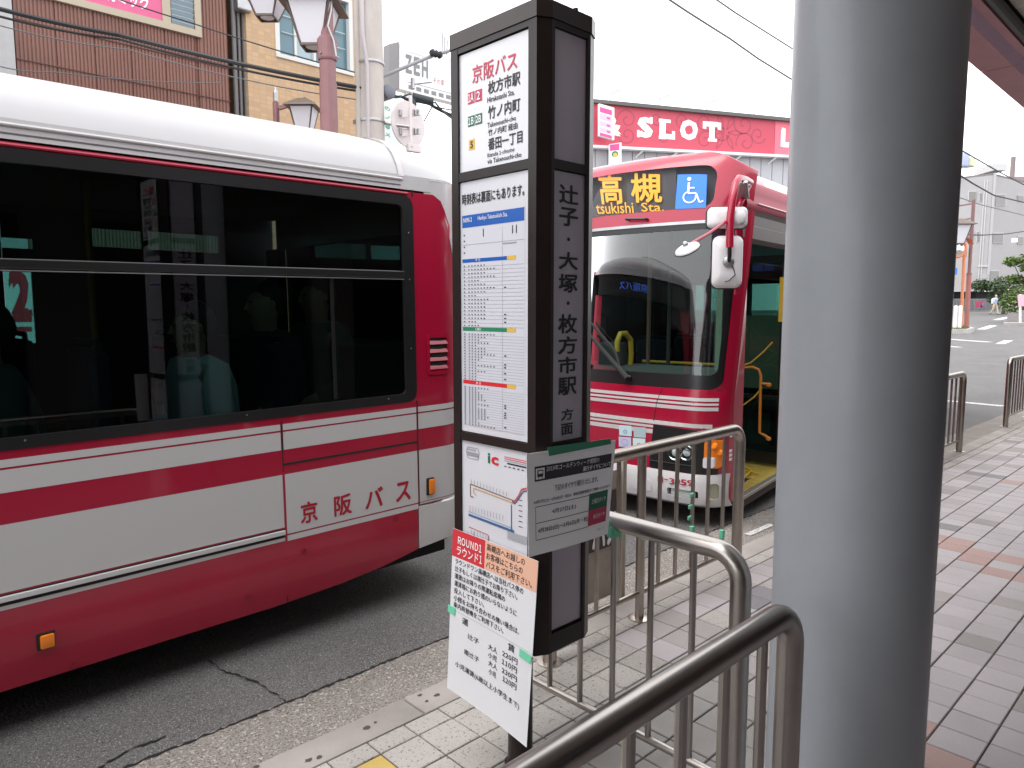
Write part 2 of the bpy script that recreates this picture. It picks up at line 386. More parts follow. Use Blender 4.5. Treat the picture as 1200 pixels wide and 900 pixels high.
# asphalt road with cracks in its relief
road = MB(); xs = [-30, -15, -8, -4, 0, 4, 8, 14, 20, 30, 40, 50, 60, 70, 80, 92, 130, 200, 400]; ys = [-60, -20, 2.62, 4, 6, 8, 12, 20, 40, 80, 160]
road.add([(x, y, -.1+rise(x)) for x in xs for y in ys], [(i*len(ys)+j, (i+1)*len(ys)+j, (i+1)*len(ys)+j+1, i*len(ys)+j+1) for i in range(len(xs)-1) for j in range(len(ys)-1) if not (xs[i] < 14 and ys[j] < 2.5)])
rd = kind(road.build('road', M_asph), 'structure')
def crack(pts, w, y0=-.0955, name='crack'):
    m = MB(); rnd = random.Random(len(pts)); dense = []
    for a, b in zip(pts, pts[1:]):
        L = math.dist(a, b); k = max(2, int(L/.018))
        dense += [(a[0]+(b[0]-a[0])*i/k+rnd.uniform(-.006, .006), a[1]+(b[1]-a[1])*i/k+rnd.uniform(-.006, .006)) for i in range(k)]
    vs = []
    for i, p in enumerate(dense):
        ww = w*rnd.uniform(.2, 1.0); vs += [(p[0]-ww*.5, p[1]-ww*.6, y0), (p[0]+ww*.5, p[1]+ww*.6, y0)]
    m.add(vs, [(2*i, 2*i+1, 2*i+3, 2*i+2) for i in range(len(dense)-1)]); return m
M_crack = mat('crack_dirt', (.012, .011, .010), .95)
crk = crack([(-2.5, 2.64), (-.5, 2.655), (1.1, 2.645), (2.2, 2.66), (3.6, 2.65), (6, 2.655)], .017)
c2 = crack([atz(335, 822, -.1)[:2], atz(300, 800, -.1)[:2], atz(262, 787, -.1)[:2], atz(240, 772, -.1)[:2]], .010)
c3 = crack([atz(110, 905, -.1)[:2], atz(150, 880, -.1)[:2], atz(200, 862, -.1)[:2]], .014)
for c in (c2, c3): crk.add(c.v, c.f)
crk.build('crack', M_crack, rd)
# gutter strip and kerb
gut = MB(); N = 64
gut.add([(x, y, -.101+.001*(j == 1)+rise(x)) for x in [-8+i*.5 for i in range(60)] for j, y in enumerate((2.2, 2.44, 2.655))],
        [(i*3+j, (i+1)*3+j, (i+1)*3+j+1, i*3+j+1) for i in range(59) for j in range(2)])
for i in range(len(gut.v)):
    if gut.v[i].y > 2.6: gut.v[i].z += .004
gut_o = kind(gut.build('gutter', M_gut), 'structure')

pave = bpy.data.meshes.new('pavement')
pb = MB(); pb.add([(x, y, -.006+rise(x)) for x in [-8, 14, 22] for y in (-6, 2.06)], [(0, 2, 3, 1), (2, 4, 5, 3)])
pavement = kind(pb.build('pavement', M_mortar), 'structure')
kx = .93-.6*10; 
km = MB(); km.box((0, 0, -.075), (.596, .148, .15), bev=.012)
kme = None
for i in range(42):
    x = kx+.6*i+.3
    if kme is None:
        o = km.build('kerb_stone', M_kerb, None, True); kme = o.data
    else: o = bpy.data.objects.new('kerb_stone', kme); COL.objects.link(o)
    o.parent = pavement; o.location = (x, 2.134, random.uniform(-.002, .001)+rise(x)); o.rotation_euler.z = random.uniform(-.002, .002)
# tiles: the biggest in view are parts of their own, the rest one part
TX, TY = .156, .1575; OX, OY = 2.832, 1.966
special = {}
for px in [(1103, 629), (1132, 634), (1128, 641), (1159, 647), (1150, 653), (1186, 660), (1179, 669), (1197, 676), (1187, 567), (1090, 847), (1079, 876), (1112, 889), (1137, 896)]:
    p = atz(*px); special[(math.floor((p.x-OX)/TX), math.floor((p.y-OY)/TY))] = 'red'
for px in [(1146, 554), (1169, 558), (1096, 614), (1192, 518), (893, 707), (905, 702), (700, 716), (1085, 552)]:
    p = atz(*px); special[(math.floor((p.x-OX)/TX), math.floor((p.y-OY)/TY))] = 'dark'
def tkind(i, j):
    if (i, j) in special: return special[(i, j)]
    x = OX+i*TX; y = OY+j*TY; h = hash((i*73+j*179)) % 97
    p = atz(450, 897)
    if y > 1.6: return 'cream' if (y > 1.62 and x < 2.4) or h < 8 else ('mid' if h < 60 else 'pale')
    if x < 2.45 and y > .9: return 'grey' if h > 8 else 'mid'
    if y < .95 or x > 4.2: return 'pale' if h > 7 else 'mid'
    return 'mid' if h > 14 else 'grey'
cells = []
for i in range(-28, 84):
    for j in range(-24, 0):
        x = OX+(i+.5)*TX; y = OY+(j+.5)*TY; p = proj((x, y, 0))
        vis = x*math.cos(HEAD)+y*math.sin(HEAD) > .6 and -20 < p[0] < 1220 and p[1] < 925
        hid = (905 < p[0] < 1066) or (p[0] < 612 and p[1] < 740)
        cells.append((-(1e4/p[2]**2) if vis and not hid else 1, i, j, x, y))
cells.sort(); tm = {}; rest = {}
def tile_mesh(k, w, d):
    key = (k, round(w, 3), round(d, 3))
    if key not in tm:
        m = MB(); a, b, e = w/2-.0025, d/2-.0025, .003
        m.add([(-a, -b, -.03), (a, -b, -.03), (a, b, -.03), (-a, b, -.03), (-a, -b, -e), (a, -b, -e), (a, b, -e), (-a, b, -e), (-a+e, -b+e, 0), (a-e, -b+e, 0), (a-e, b-e, 0), (-a+e, b-e, 0)],
              [(0, 1, 5, 4), (1, 2, 6, 5), (2, 3, 7, 6), (3, 0, 4, 7), (4, 5, 9, 8), (5, 6, 10, 9), (6, 7, 11, 10), (7, 4, 8, 11), (8, 9, 10, 11)])
        me = bpy.data.meshes.new('tile'); me.from_pydata(m.v, [], m.f); me.materials.append(M_t[k]); tm[key] = me
    return tm[key]
rnd = random.Random(3)
def put_tile(k, x, y, w, d):
    o = bpy.data.objects.new('tile', tile_mesh(k, w, d)); COL.objects.link(o); o.parent = pavement
    o.location = (x, y, rnd.uniform(-.0012, .0012)+rise(x)); o.rotation_euler = (rnd.uniform(-.004, .004), rnd.uniform(-.004, .004), rnd.uniform(-.003, .003)); return o
nt_ = 0
for i in range(-6, 10):       # the narrow row against the kerb
    x = OX+(i-9+.5)*TX; k = 'cream'
    put_tile(k, x, (1.966+2.056)/2, TX, .09); nt_ += 1
for pr, i, j, x, y in cells:
    if pr < 0 and nt_ < 298:
        k = tkind(i, j)
        if abs(x-atz(441, 899).x) < .078 and abs(y-atz(441, 899).y) < .079: k = 'yellow'
        put_tile(k, x, y, TX, TY); nt_ += 1
    else: rest.setdefault(tkind(i, j), []).append((x, y, TX, TY))
for i in list(range(-28, -15))+list(range(1, 93)): rest.setdefault('cream' if i % 3 else 'mid', []).append((OX+(i-9+.5)*TX, 2.011, TX, .09))
allm = MB(); mi = []; mats_ = list(rest)
for q, k in enumerate(mats_):
    for x, y, w, d in rest[k]:
        me = tile_mesh(k, w, d); z = rnd.uniform(-.0012, .0012)+rise(x)
        allm.add([Vector((v.co.x+x, v.co.y+y, v.co.z+z)) for v in me.vertices], [tuple(p.vertices) for p in me.polygons]); mi += [q]*len(me.polygons)
me = bpy.data.meshes.new('tile_field'); me.from_pydata(allm.v, [], allm.f)
for k in mats_: me.materials.append(M_t[k])
me.polygons.foreach_set('material_index', mi); o = bpy.data.objects.new('tile_field', me); COL.objects.link(o); o.parent = pavement; o['kind'] = 'stuff'
sm = MB(); rs2 = random.Random(5)
for px_, py_, r_ in ((512, 815, .012), (492, 815, .010), (430, 853, .016), (440, 847, .008), (362, 891, .014), (374, 888, .012), (500, 822, .008), (300, 899, .01)):
    c = atz(px_, py_, .0); n_ = 11; sm.add([(c.x+r_*(1+rs2.uniform(-.35, .35))*math.cos(2*math.pi*k/n_)*1.0, c.y+.7*r_*(1+rs2.uniform(-.35, .35))*math.sin(2*math.pi*k/n_), .0022) for k in range(n_)], [tuple(range(n_))])
o = sm.build('gum_stain', mat('gum_brown', (.07, .06, .055), .9), pavement); o['kind'] = 'stuff'
# painted lines on the road
M_paint = speckle('worn_road_paint', (.62, .61, .60), [(1, .56, (.10, .10, .10))], scale=60, amt=.8, rough=.7, dirt=.1)
def stripe(px, w, z=-.1, name='road_line'):
    a, b = [atroad(x, y) for x, y in px]
    d = (b-a); d.z = 0; d.normalize(); n = Vector((-d.y, d.x, 0))*w/2; m = MB(); K = 12; vs = []
    for i in range(K+1):
        c = a.lerp(b, i/K)
        for q in (c-n, c+n): vs.append((q.x, q.y, (-.096 if z < 0 else .004)+rise(q.x)))
    m.add(vs, [(2*i, 2*i+1, 2*i+3, 2*i+2) for i in range(K)])
    return kind(m.build(name, M_paint), 'structure')
stripe([(1095, 468.5), (1176, 476)], .16)
stripe([(1104, 397), (1160, 401)], .35); stripe([(1150, 386), (1164, 381.5)], .4); stripe([(1172, 403), (1182, 399)], .3); stripe([(1168, 375), (1182, 371.5)], .5)
stripe([(1100, 405), (1125, 407)], .25)
for dy in (0, .085):
    a = atz(884, 630, -.1); m = MB(); m.b2((4.50+dy*2, 2.28+dy*1.5, -.0965), (4.86+dy*2, 2.33+dy*1.5, -.0945)); kind(m.build('kerb_marking', M_paint, gut_o), 'part')
for o in list(gut_o.children):
    if 'kind' in o: del o['kind']
# far pavement across the road
fp = MB(); fp.b2((-20, 8.3, -.3), (30, 30, .03)); kind(fp.build('far_pavement', speckle('far_paving', (.30, .29, .28), SP, scale=40, amt=.3)), 'structure')

# ------------------------------------------------------------------ canopy overhead and its column
M_pinkd = mat('canopy_pink_paint', (.60, .29, .32), .5, var=.06, vscale=5)
M_pinkl = mat('canopy_pale_pink', (.80, .58, .72), .35, var=.05, vscale=5)  # paler, smoother pink for the edge trim
M_soff = mat('soffit_board_paint', (.66, .60, .52), .6, var=.08, vscale=6, jitter=.05)
M_gutc = mat('canopy_gutter_grey', (.14, .15, .14), .6)
can = thing('canopy', 'pink steel edged canopy roof with slatted grey soffit over the pavement', 'canopy', (6, 0, 2.8))
YE = aty(1160, 60, 0).y
def cy(px, py, z): return atz(px, py, z).y
yo = cy(1200, 127.5, 2.8); y2 = cy(1200, 88, 2.8); y3 = cy(1200, 69, 2.83); y4 = cy(1200, 55, 2.83)
for i in range(9):
    x0 = -4.7+i*2.35; b = MB().b2((x0+.006, y2+.002, 2.8), (x0+2.344, yo, 3.0), bev=.005); b.build('fascia_beam', M_pinkd, can)
    b = MB(); b.add([(x0+.004, y2, 2.796), (x0+2.346, y2, 2.796), (x0+2.346, y3, 2.83), (x0+.004, y3, 2.83), (x0+.004, y2, 2.9), (x0+2.346, y2, 2.9), (x0+2.346, y3, 2.9), (x0+.004, y3, 2.9)],
            [(0, 1, 2, 3), (4, 5, 6, 7), (0, 4, 5, 1), (1, 5, 6, 2), (2, 6, 7, 3), (3, 7, 4, 0)]); b.build('edge_trim', M_pinkl, can)
MB().b2((-4.7, y4, 2.828), (16.4, y3-.001, 2.93)).build('inner_trim', M_pinkd, can)
MB().tube([(-4.7, y4-.025, 2.85), (16.4, y4-.025, 2.85)], .024, 10).build('gutter_pipe', M_gutc, can, True)
bm_ = MB().box((0, 0, 0), (.140, 2.75, .02)); bo = None
for i in range(140):
    if bo is None: bo = bm_.build('soffit_board', M_soff, None)
    else: bo = bpy.data.objects.new('soffit_board', bo.data); COL.objects.link(bo)
    bo.parent = can; bo.location = Vector((-4.6+i*.151, y4-.05-1.375, 2.89+random.uniform(-.001, .001)))-Vector(can.location)
MB().b2((-4.7, -1.93, 2.905), (30, yo-.05, 3.08)).build('roof_deck', mat('roof_deck_dark', (.05, .05, .05), .9), can)  # deck runs far past the soffit, unseen, to darken the column's right
M_col = mat('column_grey_paint', (.34, .36, .39), .42, coat=.12, var=.035, vscale=7, bump=.04, bscale=18, rvar=.06)
col = thing('canopy_column', 'thick round pale grey steel column holding up the canopy beside the railing', 'column', (2.03, .745, 0))
def lathe_col(x, y, parent):
    MB().lathe([(.205, 0), (.205, 2.88)], (x, y, 0), 64).build('shaft', M_col, parent, True)
    MB().lathe([(.30, 0), (.30, .012), (.215, .02), (.207, .05)], (x, y, 0), 48).build('base_plate', M_col, parent, True)
lathe_col(2.03, .745, col)
s_ = MB()
for (px, py, l) in ((968, 462, .02), (975, 466, .012), (1002, 592, .008), (940, 760, .01)):
    d = ray(px, py); t = .5
    for _ in range(60):
        p = CP+d*t
        if math.hypot(p.x-2.03, p.y-.745) < .2056: break
        t += .00005 if False else (math.hypot(p.x-2.03, p.y-.745)-.2055)/max(.3, d.length)
    s_.box(p, (.0012, .0012, l), mx=Matrix.Rotation(random.uniform(.2, 1.2), 4, 'X'))
s_.build('scratch', mat('scratch_dark', (.08, .08, .09), .7), col)
# guessed wall behind the viewer, unseen, added to shape light and reflections
sh = thing('added_shade_wall', 'unseen wall and block added behind the pavement to shape light and reflections', 'building', (5, -4, 0))
MB().b2((8.2, -1.94, 0), (9.4, 1.05, 2.88)).build('added_light_block', mat('added_light_block_dark', (.05, .05, .05), .7, var=.1, vscale=3), sh)  # unseen block added to cut light on the column's right side
MB().b2((-9, -2.4, 0), (30, -1.95, 3.6)).build('wall', mat('added_shade_wall_grey', (.20, .19, .18), .7, var=.1, vscale=3), sh)
for i in range(7): MB().b2((-4+i*3, -1.948, .2), (-1.6+i*3, -1.94, 2.4)).build('added_dark_pane', mat('added_dark_pane_gloss', (.02, .022, .025), .15), sh)  # dark panes of the added wall, for darker reflections

# ------------------------------------------------------------------ people (one continuous skinned body, clothes as separate shells)
def skin_mesh(joints, edges, sub=1, loc=(0, 0, 0), rz=0., root=0):
    me = bpy.data.meshes.new('s'); me.from_pydata([j[:3] for j in joints], edges, []); ob = bpy.data.objects.new('s', me); COL.objects.link(ob)
    sk = ob.modifiers.new('k', 'SKIN'); sk.use_smooth_shade = True
    for i, j in enumerate(joints):
        r = j[3]; me.skin_vertices[0].data[i].radius = (r, j[4] if len(j) > 4 else r)
    me.skin_vertices[0].data[root].use_root = True
    sb = ob.modifiers.new('b', 'SUBSURF'); sb.levels = sub; sb.render_levels = sub
    bpy.context.view_layer.update()
    m2 = bpy.data.meshes.new_from_object(ob.evaluated_get(bpy.context.evaluated_depsgraph_get()))
    bpy.data.objects.remove(ob); bpy.data.meshes.remove(me)
    m2.transform(Matrix.Translation(Vector(loc)) @ Matrix.Rotation(rz, 4, 'Z')); m2.polygons.foreach_set('use_smooth', [True]*len(m2.polygons)); return m2
M_skin = mat('skin', (.50, .30, .21), .5); M_hair = mat('black_hair', (.018, .015, .013), .55); M_hairg = mat('grey_hair', (.35, .34, .33), .6)
def person(pose, loc, rz, label, shirt, trousers, hair=None, group=None, bag=None, s=1.0):
    """faces +X before rz; pose 'sit' or 'walk'"""
    hair = hair or M_hair; t = thing('person', label, 'person', loc, group)
    T = lambda J: [tuple([v*s for v in j]) for j in J]
    if pose == 'sit': hz, hips, knees, ank, toe = .50, (0, 0), [(.42, .10, .52), (.42, -.10, .52)], [(.42, .10, .10), (.44, -.10, .10)], .16
    else: hz = .90; knees = [(.16, .09, .50), (-.04, -.09, .48)]; ank = [(.26, .09, .09), (-.30, -.09, .14)]; toe = .15
    sh = hz+.46; lean = .03 if pose == 'sit' else .05
    J = [(0, 0, hz, .13, .10), (.0, 0, hz+.18, .12, .09), (lean, 0, hz+.36, .15, .10), (lean, 0, sh+.02, .07), (lean+.015, 0, sh+.05, .055)]
    E_ = [(0, 1), (1, 2), (2, 3), (3, 4)]
    J += [(lean+.03, 0, sh+.115, .075, .08), (lean+.03, 0, sh+.195, .095, .105), (lean+.025, 0, sh+.26, .065, .07)]; E_ += [(4, 5), (5, 6), (6, 7)]
    arms = [[(lean, .17, sh-.01), (lean-.02, .23, sh-.28), (lean+.20, .19, sh-.36)], [(lean, -.17, sh-.01), (lean+.05, -.23, sh-.28), (lean+.26, -.16, sh-.34)]]
    if pose == 'walk': arms = [[(lean, .18, sh-.01), (lean-.10, .22, sh-.27), (lean-.06, .22, sh-.50)], [(lean, -.18, sh-.01), (lean+.03, -.22, sh-.27), (lean+.17, -.20, sh-.46)]]
    for a in arms:
        b = len(J); J += [(*a[0], .055), (*a[1], .042), (*a[2], .030)]; E_ += [(2, b), (b, b+1), (b+1, b+2)]
        d = (Vector(a[2])-Vector(a[1])).normalized(); h = Vector(a[2])+d*.06; J.append((*h, .036, .018)); E_.append((b+2, b+3)); q = b+3
        for k in range(4):
            f = h+d*(.085-.008*abs(k-1.5))+Vector((0, (k-1.5)*.016, -.02)); J.append((*f, .008)); E_.append((q, len(J)-1))
        f = h+d*.03+Vector((.02, 0, .025)); J.append((*f, .009)); E_.append((q, len(J)-1))
    for k, a in zip(knees, ank):
        b = len(J); J += [(k[0]*.12, k[1]*.95, hz-.02, .085), (*k, .058), (*a, .038), (a[0]+toe, a[1], a[2]-.055, .032, .03)]; E_ += [(0, b), (b, b+1), (b+1, b+2), (b+2, b+3)]
    def mk(name, JJ, EE, m, parent=t, sub=1):
        me = skin_mesh(T(JJ), EE, sub, loc, rz); return link(name, me, m, parent)
    body = mk('body', J, E_, M_skin)
    # shirt: torso and upper arms, trousers: hips and legs
    JS = [(0, 0, hz-.07, .19, .15), (0, 0, hz+.16, .185, .145), (lean, 0, hz+.35, .225, .17), (lean+.01, 0, sh+.05, .10)]; ES = [(0, 1), (1, 2), (2, 3)]
    for a in arms: b = len(JS); e = Vector(a[1]).lerp(Vector(a[2]), .25 if pose == 'walk' else .8); JS += [(*a[0], .085), (*a[1], .066), (*e, .058)]; ES += [(2, b), (b, b+1), (b+1, b+2)]
    mk('shirt', JS, ES, shirt)
    JT = [(0, 0, hz+.10, .155, .13), (0, 0, hz-.03, .165, .135)]; ET = [(0, 1)]
    for k, a in zip(knees, ank): b = len(JT); e = Vector(k).lerp(Vector(a), 1.02); JT += [(k[0]*.14, k[1]*.95, hz-.04, .108), (*k, .078), (*e, .064)]; ET += [(1, b), (b, b+1), (b+1, b+2)]
    mk('trousers', JT, ET, trousers)
    sh_m = mat('black_shoe', (.02, .018, .016), .5)
    for a in ank: mk('shoe', [(a[0]-.05, a[1], a[2]-.045, .043, .04), (a[0]+.08, a[1], a[2]-.052, .045, .035), (a[0]+.17, a[1], a[2]-.06, .036, .025)], [(0, 1), (1, 2)], sh_m)
    hx = lean+.02; hh = sh+.185
    mk('hair', [(hx-.06, 0, hh-.07, .06, .075), (hx-.035, 0, hh+.01, .095, .10), (hx-.01, 0, hh+.065, .10, .10), (hx+.04, 0, hh+.085, .06, .075)], [(0, 1), (1, 2), (2, 3)], hair)
    mf = MB(); MX = Matrix.Rotation(rz, 4, 'Z'); L = Vector(loc)
    def P(x, y, z): return L+MX @ Vector((x*s, y*s, z*s))
    nose = MB().add([P(hx+.085, .012, hh-.025), P(hx+.085, -.012, hh-.025), P(hx+.112, 0, hh-.022), P(hx+.09, 0, hh+.02)], [(0, 1, 2), (0, 2, 3), (1, 3, 2), (0, 3, 1)]); nose.build('nose', M_skin, body)
    for sg in (1, -1):
        MB().lathe([(.001, -.007), (.009, -.004), (.009, .004), (.001, .007)], P(hx+.088, .03*sg, hh+.015), 8).build('eye', M_ink, body)
        MB().lathe([(.004, -.026), (.014, -.01), (.015, .012), (.004, .026)], P(hx-.005, .082*sg, hh), 8).build('ear', M_skin, body)
    MB().box(P(hx+.088, 0, hh-.055), (.012*s, .04*s, .008*s), rz).build('mouth', mat('lip', (.33, .11, .09), .5), body)
    if bag: MB().box(P(-.16, .02, sh-.22), (.16, .34, .44), rz, bev=.05).build('backpack', bag, t)
    return t

# ------------------------------------------------------------------ the red and white bus on the left (heading away to the left)
bus = thing('bus', 'red and white bus seen from its side at left, tail end by the route pole', 'bus', (2.3, 3.1, 0), rot=(0, -.011, 0))
B1 = Vector((2.3, 3.1, 0)); B1M = world_mat(bus)
XE = 2.62; XR = 2.46; RR = .19; XF = -6.6
def inset(x):
    if x <= XR: return 0.0
    t = min(1., (x-XR)/RR); return RR*.9*(1-math.sqrt(max(0, 1-t*t)))
def sideF(x, z):
    tuck = .02*max(0, (.32-z)/.2)**2 if z < .32 else 0
    return B1M @ (Vector((x, 3.1+inset(x)+tuck, z))-B1)
def sideO(off): return lambda x, z: sideF(x, z)+Vector((0, -off, 0))
WX0, WX1, WZ0, WZ1 = XF+.5, 2.262, 1.03, 2.083
ol = [(XF, .12), (1.45, .12), (1.8, .135), (2.05, .16), (2.275, .20), (2.275, .447), (XE-.005, .447), (XE-.005, 1.9), (2.50, 2.03), (2.47, 2.08), (2.42, 2.108), (XF, 2.115)]
hole = rrect(WX0, WZ0, WX1, WZ1, .05)
patch(sideF, ol, [hole], .09, thick=.02, back=(0, 1, 0)).build('side_panel', M_red, bus, True)
# rear bumper corner, white
bc = [(2.281, .205), (2.40, .215), (XE, .235), (XE, .43), (2.40, .437), (2.281, .44)]
patch(sideO(.006), bc, [], .05, thick=.03, back=(0, 1, 0)).build('bumper_corner', M_white, bus, True)
def band(z0, z1, x0, x1, m, off, name, h=()): return patch(sideO(off), [(x0, z0), (x1, z0), (x1, z1), (x0, z1)], h, .2 if x0 < 2.2 else .02).build(name, m, bus, True)
XG = 1.512
for a, b in ((XF, XG-.006), (XG+.006, 2.277), (2.288, XE-.01)):
    band(.956, .985, a, b, M_stripe, .0012, 'white_stripe'); band(.864, .948, a, b, M_stripe, .0012, 'white_stripe')
    band(.462 if b != XG-.006 else .497, .748, a, b, M_stripe, .0012, 'white_stripe')
band(.428, .455, XG+.006, 2.277, M_stripe, .0012, 'white_stripe'); band(.450, .458, 2.288, XE-.01, M_stripe, .0012, 'white_stripe')
band(.432, .450, XF, XG-.006, M_stripe, .0012, 'white_stripe')
mo = MB(); q = [sideF(x, .474) for x in (XF, XG-.006)]
MB().bar(q[0]-Vector((0, .006, 0)), q[1]-Vector((0, .006, 0)), .012, .022, bev=.003).build('silver_moulding', M_white, bus)
q = [sideF(x, .488) for x in (XF, XG-.006)]; MB().bar(q[0], q[1], .004, .005).build('panel_gap', M_blackmat, bus)
q = [sideF(x, .455) for x in (XF, XG-.006)]; MB().bar(q[0], q[1], .004, .013).build('panel_gap', M_blackmat, bus)
for p, r_ in (((XG, .13), (XG, 1.0)), ((2.283, .21), (2.283, 1.02)), ((2.283, 2.085), (2.283, 2.12))):
    q = [sideF(*p), sideF(*r_)]; k = 1
    MB().bar(q[0]+Vector((0, -.0005, 0)), q[1]+Vector((0, -.0005, 0)), .004, .009, up=(0, 1, 0)).build('panel_gap', M_blackmat, bus)
q = [sideF(x, .796) for x in (XG, 2.283)]; MB().bar(q[0]+Vector((0, -.001, 0)), q[1]+Vector((0, -.001, 0)), .004, .009, up=(0, 0, 1)).build('panel_gap', M_blackmat, bus)
for x, z in ((1.60, .36), (2.13, .405), (1.32, .21), (.62, .14)):
    MB().lathe([(.016, 0), (.016, .002), (.011, .004), (.005, .002)], sideF(x, z), 14, Matrix.Rotation(R(90), 4, 'X')).build('screw', mat('red_screw', (.25, .006, .02), .4), bus, True)
# window: pane, frame, mullions
patch(sideO(-.012), hole, [], .3).build('window_pane', M_privacy, bus)
fr = rrect(WX0, WZ0-.012, WX1+.02, WZ1+.005, .055); inn = rrect(WX0+.05, WZ0+.032, WX1-.045, WZ1-.045, .03)
wf = patch(sideO(.006), fr, [inn], .1, thick=.025, back=(0, 1, 0)).build('window_frame', M_black, bus, True)
MB().bar(sideF(WX0, 1.685), sideF(WX1-.045, 1.685), .02, .035, bev=.004).build('slide_rail', M_black, bus)
MB().bar(sideF(WX0, 1.660)-Vector((0, .011, 0)), sideF(WX1-.05, 1.660)-Vector((0, .011, 0)), .004, .004).build('rail_edge', M_alu, wf)
for x in (-4.3, -2.1, -.15, ):
    MB().bar(sideF(x, WZ0), sideF(x, WZ1), .02, .06, up=(1, 0, 0)).build('window_post', M_black, bus)
MB().bar(sideF(1.80, 1.075)+Vector((0, .004, 0)), sideF(1.80, 1.655)+Vector((0, .004, 0)), .006, .018, up=(1, 0, 0)).build('window_post', M_black, bus)
for x, z in ((.52, 1.047), (1.35, 1.047), (2.10, 1.047), (2.25, 1.30), (2.25, 1.66), (2.25, 1.9)):
    MB().lathe([(.004, 0), (.003, .003)], sideF(x, z)-Vector((0, .006, 0)), 8, Matrix.Rotation(R(90), 4, 'X')).build('rivet', M_alu, wf)
# drip rails under the roof
MB().tube([sideF(x, 2.098)-Vector((0, .004, 0)) for x in (XF, 0, 2.1, 2.25)], .008, 8).build('drip_rail', M_red, bus, True)
MB().tube([sideF(x, 2.168)-Vector((0, .004, 0)) for x in (XF, 0, 2.1, 2.22)], .007, 8).build('roof_rail', M_white, bus, True)
band(2.118, 2.19, XF, 2.40, M_white, .001, 'white_cant_rail')
patch(sideO(-.002), [(2.36, 2.09), (2.46, 2.07), (2.50, 2.0), (XE-.003, 1.7), (XE-.002, 2.19), (2.36, 2.19)], [], .05, thick=.01, back=(0, 1, 0)).build('white_corner', M_white, bus, True)
q = [sideF(x, 2.138) for x in (XF, 2.21)]; MB().bar(q[0]-Vector((0, .002, 0)), q[1]-Vector((0, .002, 0)), .003, .005).build('panel_gap', mat('seam_grey', (.13, .12, .13), .7), bus)
# roof shell lofted with rounded tail
PR = [(0, 2.18), (.02, 2.24), (.055, 2.30), (.10, 2.345), (.17, 2.383), (.27, 2.412), (.45, 2.445), (.80, 2.475), (1.15, 2.485)]
PR = PR+[(2.3-a, b) for a, b in PR[-2::-1]]
xs = [XF, -4, -2, 0, 1.2, 1.8, 2.05, 2.18, 2.26, 2.32, 2.38, 2.43, 2.48, 2.52, 2.55, 2.58, 2.61, 2.62]
vs = []
for x in xs:
    i = inset(x)*1.15; td = 0 if x < 2.0 else .30*(1-math.sqrt(max(0, 1-min(1, (x-2.0)/.62)**2)))
    for a, b in PR:
        y = 3.1+i+a*(2.3-2*i)/2.3; z = 2.18+(b-2.18)*(1-td/.32*.9) if td else b
        vs.append(B1M @ (Vector((x, y, z))-B1))
n = len(PR); fs = [(i*n+j, (i+1)*n+j, (i+1)*n+j+1, i*n+j+1) for i in range(len(xs)-1) for j in range(n-1)]; fs.append(tuple((len(xs)-1)*n+j for j in range(n)))
MB().add(vs, fs).build('roof', mat('roof_offwhite_paint', (.50, .49, .50), .38, coat=.2, var=.04, vscale=2), bus, True, ang=50)
q = []
for x in (2.20, 2.235):
    q.append([B1M @ (Vector((x, 3.1+inset(x)-.003+a, b+.003))-B1) for a, b in PR[:9]])
mb = MB().add(q[0]+q[1], [(j, j+1, 9+j+1, 9+j) for j in range(8)]); mb.build('roof_seam', mat('seam_sealant', (.60, .58, .58), .6), bus, True)
# tail face, far side, front, floor
def b1(x, y, z): return B1M @ (Vector((x, y, z))-B1)
def loc_box(p, q): m = MB().b2(p, q); m.v = [b1(*v) for v in m.v]; return m
loc_box((2.55, 3.30, .2), (2.60, 5.2, 1.15)).build('rear_panel', M_red, bus)
loc_box((2.55, 3.30, 1.95), (2.60, 5.2, 2.2)).build('rear_panel', M_black, bus)
loc_box((2.51, 3.24, 1.15), (2.57, 3.42, 1.95)).build('rear_pillar', M_red, bus); loc_box((2.51, 5.1, 1.15), (2.57, 5.3, 1.95)).build('rear_pillar', M_red, bus)
loc_box((2.572, 3.42, 1.15), (2.576, 5.1, 1.95)).build('rear_window', M_tealdk, bus)
loc_box((2.606, 3.30, .08), (2.65, 5.2, .42)).build('rear_bumper', M_white, bus)  # bottom edge lowered for deeper shade under the tail
ds = loc_box((2.601, 3.85, 1.98), (2.61, 4.75, 2.14)).build('destination_display', M_black, bus)
for x in (3.35, 5.02): loc_box((2.606, x, .62), (2.625, x+.12, .95)).build('tail_lamp', mat('tail_lamp_red', (.5, .01, .01), .2), bus)
loc_box((XF, 5.395, -.03), (2.55, 5.42, 1.22)).build('far_side_panel', M_red, bus); loc_box((XF, 5.395, 2.195), (2.55, 5.42, 2.24)).build('far_side_panel', M_red, bus)  # far skirt brought down out of sight to deepen shade under the bus
loc_box((XF, 3.1, .12), (XF+.04, 5.4, 1.1)).build('front_panel', M_red, bus); loc_box((XF, 3.1, 1.1), (XF+.01, 5.4, 2.2)).build('windscreen', M_tealdk, bus)
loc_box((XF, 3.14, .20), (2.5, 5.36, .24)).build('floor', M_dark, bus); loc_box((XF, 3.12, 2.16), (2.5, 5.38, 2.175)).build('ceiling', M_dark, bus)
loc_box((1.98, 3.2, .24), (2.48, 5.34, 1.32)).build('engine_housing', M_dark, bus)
last = XF
for a, b, z0, z1, m in ((-4.6, -2.5, 1.46, 1.96, M_teal), (-1.9, -.62, 1.44, 1.72, M_teal), (-.5, .1, 1.44, 1.96, M_teal), (.40, 1.10, 1.66, 1.80, M_teal), (1.20, 2.20, 1.66, 1.80, M_teal), (2.25, 2.42, 1.5, 1.9, M_teal)):
    pass
wins = []
